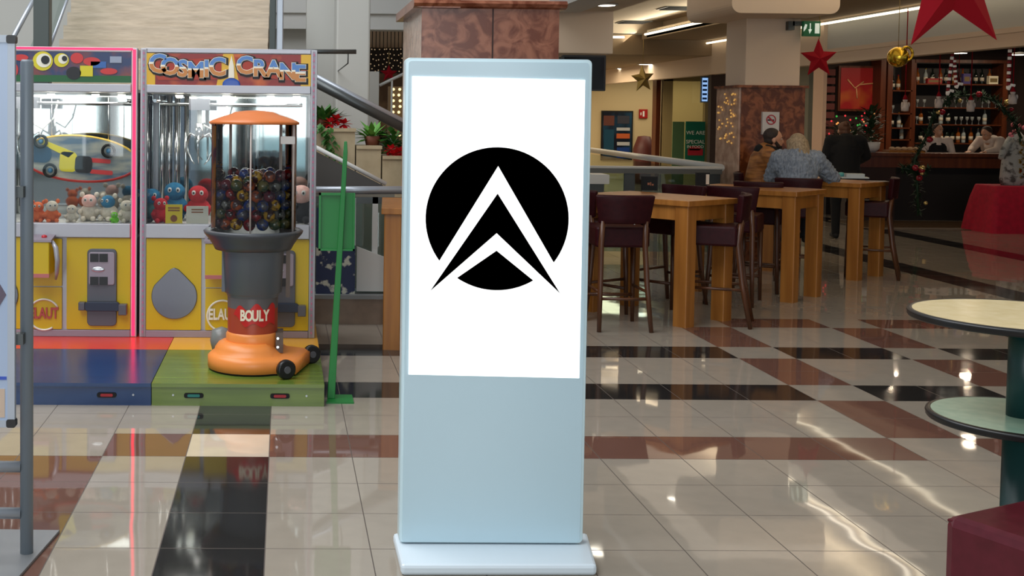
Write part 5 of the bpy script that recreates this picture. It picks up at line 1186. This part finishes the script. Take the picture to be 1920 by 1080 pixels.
# ------------------------------------------------------------------ people
skin = mat('skin_tone', (198, 146, 116), .5); hair_dark = mat('hair_dark', (34, 24, 20), .7, noise=((52, 38, 30), 60, 3, .3, .7), bump=.4); hair_blond = mat('hair_blond', (178, 156, 124), .6, noise=((116, 94, 68), 30, 4, .3, .7, (3, 3, .5)), bump=.5); hair_ginger = mat('hair_brown', (96, 60, 38), .6)
def vox(o, size, smooth=6, disp=None):
    r = o.modifiers.new('remesh', 'REMESH'); r.mode = 'VOXEL'; r.voxel_size = size; r.use_smooth_shade = True
    s = o.modifiers.new('smooth', 'SMOOTH'); s.iterations = smooth; s.factor = .5
    if disp:
        tx = bpy.data.textures.new('fluff', 'CLOUDS'); tx.noise_scale = .03; d = o.modifiers.new('fluff', 'DISPLACE'); d.texture = tx; d.strength = disp; d.mid_level = .4; d.texture_coords = 'LOCAL'
    return o
def hand(m, wrist, d, up, side, mt):
    """palm and five bent fingers; d = pointing direction, up = back of the hand, side = thumb side"""
    d = d.normalized(); up = (up-d*up.dot(d)).normalized(); sd = d.cross(up)*side; w_ = Vector(wrist)
    for k in (-1.5, -.5, .5, 1.5): m.capsule(w_+d*.01+sd*k*.008, w_+d*.085+sd*k*.019, .016, .0125, mt, 8)
    for k, ln in ((1.5, .066), (.5, .078), (-.5, .073), (-1.5, .056)):
        b = w_+d*.085+sd*k*.02; q = b+d*ln*.55+up*-.008; e = q+d*ln*.42-up*.022
        m.capsule(b, q, .0098, .009, mt, 8); m.capsule(q, e, .009, .0078, mt, 8)
    b = w_+d*.02+sd*.03; q = b+d*.035+sd*.028-up*.012; m.capsule(b, q, .013, .0105, mt, 8); m.capsule(q, q+d*.032+sd*.004-up*.008, .0105, .009, mt, 8)
def person(label, x, y, rz, J, top_m, leg_m, hair, hairm, scale=1., bulk=1., disp=None, beard=False, collar=None, sleeve_m=None, apron=None, z=0, head_turn=0, head_tilt=0):
    t = thing('person', label, 'person', (x, y, z), rz); t.scale = (scale,)*3
    V = {k: Vector(v) for k, v in J.items()}
    for k in ('sh', 'el', 'ha', 'hip', 'kn', 'an', 'toe'):
        for s, c in ((-1, 'L'), (1, 'R')):
            if k+c not in V: v = V[k]; V[k+c] = Vector((v.x*s, v.y, v.z))
    hd = V['head']; HR = Matrix.Rotation(head_turn, 3, 'Z') @ Matrix.Rotation(-head_tilt, 3, 'X')
    h = lambda a, b, c: hd+HR @ Vector((a, b, c))
    rot = HR.to_euler()
    m = MB()
    m.ball(h(0, -.012, .02), (.077, .093, .098), skin, 20, 14, rot); m.ball(h(0, .022, -.045), (.056, .062, .068), skin, 16, 10, rot)
    m.ball(h(0, .082, -.028), (.013, .02, .018), skin, 10, 6, rot); m.capsule(h(0, .078, .012), h(0, .09, -.024), .008, .011, skin, 8)       # nose
    m.capsule(h(-.018, .074, -.064), h(.018, .074, -.064), .008, .008, skin, 8)                                                          # lips
    m.capsule(h(-.035, .07, .03), h(.035, .07, .03), .011, .011, skin, 8)                                                                # brow
    for s in (-1, 1): m.ball(h(s*.078, -.01, -.012), (.011, .02, .032), skin, 10, 8, rot)
    m.capsule(V['neck']-Vector((0, .0, .04)), h(0, -.01, -.04), .056, .05, skin)
    m.capsule(V['chest'], V['neck']-Vector((0, 0, .06)), .11, .06, skin); m.capsule(V['pelvis'], V['chest'], .12, .12, skin)
    for c, s in (('L', -1), ('R', 1)):
        m.capsule(V['chest']+Vector((0, 0, .06)), V['sh'+c], .07, .05, skin); m.capsule(V['sh'+c], V['el'+c], .05, .04, skin); m.capsule(V['el'+c], V['ha'+c], .04, .026, skin)
        d = V['ha'+c]-V['el'+c]; d = Vector((d.x*.6, d.y, d.z*.4)) if d.y > .08 else d
        hand(m, V['ha'+c], d, Vector((0, -.3, 1)) if abs(d.normalized().z) < .8 else Vector((s, 0, 0)), s if abs(d.normalized().z) < .8 else -1, skin)
        m.capsule(V['pelvis'], V['hip'+c], .1, .085, skin); m.capsule(V['hip'+c], V['kn'+c], .08, .055, skin); m.capsule(V['kn'+c], V['an'+c], .052, .036, skin); m.capsule(V['an'+c], V['toe'+c], .036, .028, skin)
    b = vox(m.build('body', t, weld=False), .0068, 3)
    for s in (-1, 1):
        MB().ball(h(s*.03, .068, .006), (.012, .009, .009), white_m, 10, 8, rot).ball(h(s*.03, .0755, .006), .0045, black, 8, 6).build('eye', t)
        MB().capsule(h(s*.016, .083, .027), h(s*.046, .074, .028), .0035, .003, hairm, 6).build('eyebrow', t)
    MB().capsule(h(-.019, .0805, -.062), h(.019, .0805, -.062), .0035, .0035, mat('lip', (160, 84, 76), .5), 6).build('mouth', t)
    # hair
    m = MB(); m.ball(h(0, -.034, .046), (.086, .092, .088), hairm, 18, 12, rot)
    if hair == 'long':
        for k in range(15):
            a = math.radians(195+k*150/14.) if False else math.radians(170+k*200/14.); r = .082; p0 = h(r*math.cos(a), -.02+.09*math.sin(a), .04); wv = .012*math.sin(k*2.1)
            m.capsule(p0, h(1.1*r*math.cos(a), -.07+.1*math.sin(a), -.1), .03, .03, hairm, 8); m.capsule(h(1.1*r*math.cos(a), -.07+.1*math.sin(a), -.1), h(1.0*r*math.cos(a)+wv, -.15+.09*min(0, math.sin(a)), -.24-.02*(k % 3)), .03, .016, hairm, 8)
    elif hair == 'bun': m.ball(h(0, -.1, .1), .045, hairm, 12, 8); m.ball(h(0, -.05, -.02), (.075, .07, .06), hairm, 14, 10, rot)
    else: m.ball(h(0, -.05, -.01), (.077, .065, .07), hairm, 14, 10, rot)
    vox(m.build('hair', t, weld=False), .0075, 2)
    if beard:
        m = MB(); m.ball(h(0, .034, -.085), (.05, .052, .034), hairm, 14, 10, rot); [m.capsule(h(s*.062, .0, -.02), h(s*.045, .04, -.075), .018, .022, hairm, 8) for s in (-1, 1)]; vox(m.build('beard', t, weld=False), .0075, 2)
    # clothes
    def grow(mm, r, mt): return mt
    m = MB(); B = bulk; tm = top_m
    m.capsule(V['pelvis']+Vector((0, 0, .02)), V['chest'], .15*B, .155*B, tm, 18); m.ball(V['chest'], (.19*B, .13*B, .17), tm, 18, 12); m.ball(V['pelvis']+Vector((0, 0, .02)), (.17*B, .14*B, .13), tm, 18, 12)
    m.capsule(V['chest']+Vector((0, 0, .1)), V['neck']-Vector((0, .0, .045)), .11*B, .07, tm)
    for c in 'LR':
        m.capsule(V['chest']+Vector((0, 0, .08)), V['sh'+c], .1*B, .078*B, tm); m.capsule(V['sh'+c], V['el'+c], .075*B, .062*B, sleeve_m or tm)
        w_ = V['el'+c].lerp(V['ha'+c], .93); m.capsule(V['el'+c], w_, .062*B, .044*B, sleeve_m or tm)
    vox(m.build('jacket' if not apron else 'shirt', t, weld=False), .011, 3, disp)
    if collar:
        m = MB(); n_ = V['neck']
        for k in range(12): a = 2*PI*k/12; a2_ = 2*PI*(k+1)/12; m.capsule(n_+Vector((.075*math.cos(a), .07*math.sin(a)-.01, -.01-.02*math.sin(a))), n_+Vector((.075*math.cos(a2_), .07*math.sin(a2_)-.01, -.01-.02*math.sin(a2_))), .042, .042, collar, 8)
        m.ball(n_+Vector((0, -.1, -.03)), (.12, .08, .075), collar, 12, 8); vox(m.build('hood', t, weld=False), .01, 2)
    if apron:
        m = MB(); m.ball(V['chest']+Vector((0, .0, -.02)), (.165, .142, .16), apron, 18, 12); m.capsule(V['pelvis'], V['chest']-Vector((0, 0, .05)), .162, .162, apron, 18); vox(m.build('waistcoat', t, weld=False), .011, 3)
    m = MB(); m.ball(V['pelvis'], (.165, .135, .12), leg_m, 16, 10)
    for c in 'LR':
        m.capsule(V['pelvis'], V['hip'+c], .11, .1, leg_m); m.capsule(V['hip'+c], V['kn'+c], .1, .072, leg_m); m.capsule(V['kn'+c], V['an'+c], .07, .055, leg_m)
    vox(m.build('trousers', t, weld=False), .012, 3)
    for c in 'LR':
        a, b_ = V['an'+c], V['toe'+c]; m = MB().capsule(a-Vector((0, .02, .03)), b_, .045, .037, blackm, 12).capsule(a, a-Vector((0, .03, .04)), .045, .04, blackm, 12); vox(m.build('shoe', t, weld=False), .01, 2)
    return t
sit = dict(pelvis=(0, -.02, .92), chest=(0, .04, 1.2), neck=(0, .09, 1.36), head=(0, .13, 1.455), sh=(.18, .06, 1.28), el=(.25, .2, 1.07), ha=(.14, .43, 1.045), hip=(.1, .05, .9), kn=(.13, .42, .86), an=(.12, .36, .44), toe=(.12, .48, .38))
stand = dict(pelvis=(0, 0, .95), chest=(0, .01, 1.28), neck=(0, .02, 1.47), head=(0, .05, 1.585), sh=(.19, .01, 1.4), el=(.25, .05, 1.14), ha=(.2, .25, 1.08), hip=(.1, 0, .93), kn=(.11, .02, .5), an=(.11, -.02, .08), toe=(.12, .12, .045))
brownj = mat('brown_jacket', (176, 116, 56), .6, noise=((120, 72, 32), 14, 3, .35, .65, (.4, .4, 2)), bump=.5); greyf = mat('grey_fluffy_coat', (104, 112, 124), .95, noise=((150, 158, 168), 60, 6, .3, .7, (1, 1, .22)), bump=1); blackc = mat('black_wool', (10, 10, 12), .9); denim = mat('dark_trousers', (22, 26, 36), .8); shirt = mat('white_shirt', (214, 196, 184), .7)
person('man with dark hair and beard in a brown jacket seated at the table, facing right', MX, 13.05, math.atan2(-.3, .95)-PI/2, dict(sit, el=(.25, .16, 1.07), ha=(.13, .38, 1.045)), brownj, denim, 'short', hair_dark, .975, 1.15, None, True, blackc)
person('blonde woman in a fluffy grey coat seated with her back to the camera', WX, 12.1, math.atan2(.93, .35)-PI/2, dict(sit, head=(-.02, .1, 1.43), neck=(0, .07, 1.33), elR=(.36, .22, 1.08), haR=(.3, .46, 1.045)), greyf, denim, 'long', hair_blond, .962, 1.25, .035, head_turn=.5)
p = PY(1585, 300, 16.2)
person('person in a long black coat standing, back turned, at the left end of the bar', p.x, 16.2, -.2, dict(stand, head=(0, .12, 1.555), elR=(.3, .12, 1.2), haR=(.26, .36, 1.1)), blackc, blackc, 'bun', hair_ginger, .96, 1.3)
p = PY(1757, 280, YB+.85)
person('bartender in a white shirt and black waistcoat behind the counter', p.x, YB+.85, PI-.3, stand, shirt, blackc, 'short', hair_dark, .93, .9, apron=blackc, head_turn=.5)
p = PY(1868, 280, YB+.9)
person('person in a white shirt leaning over the right end of the bar counter', p.x, YB+.9, PI/2+.5, dict(stand, chest=(0, .12, 1.24), neck=(0, .25, 1.4), head=(0, .32, 1.47), sh=(.18, .2, 1.35), el=(.22, .36, 1.2), ha=(.14, .55, 1.16)), shirt, blackc, 'short', hair_dark, .97, 1.05, head_tilt=.4)
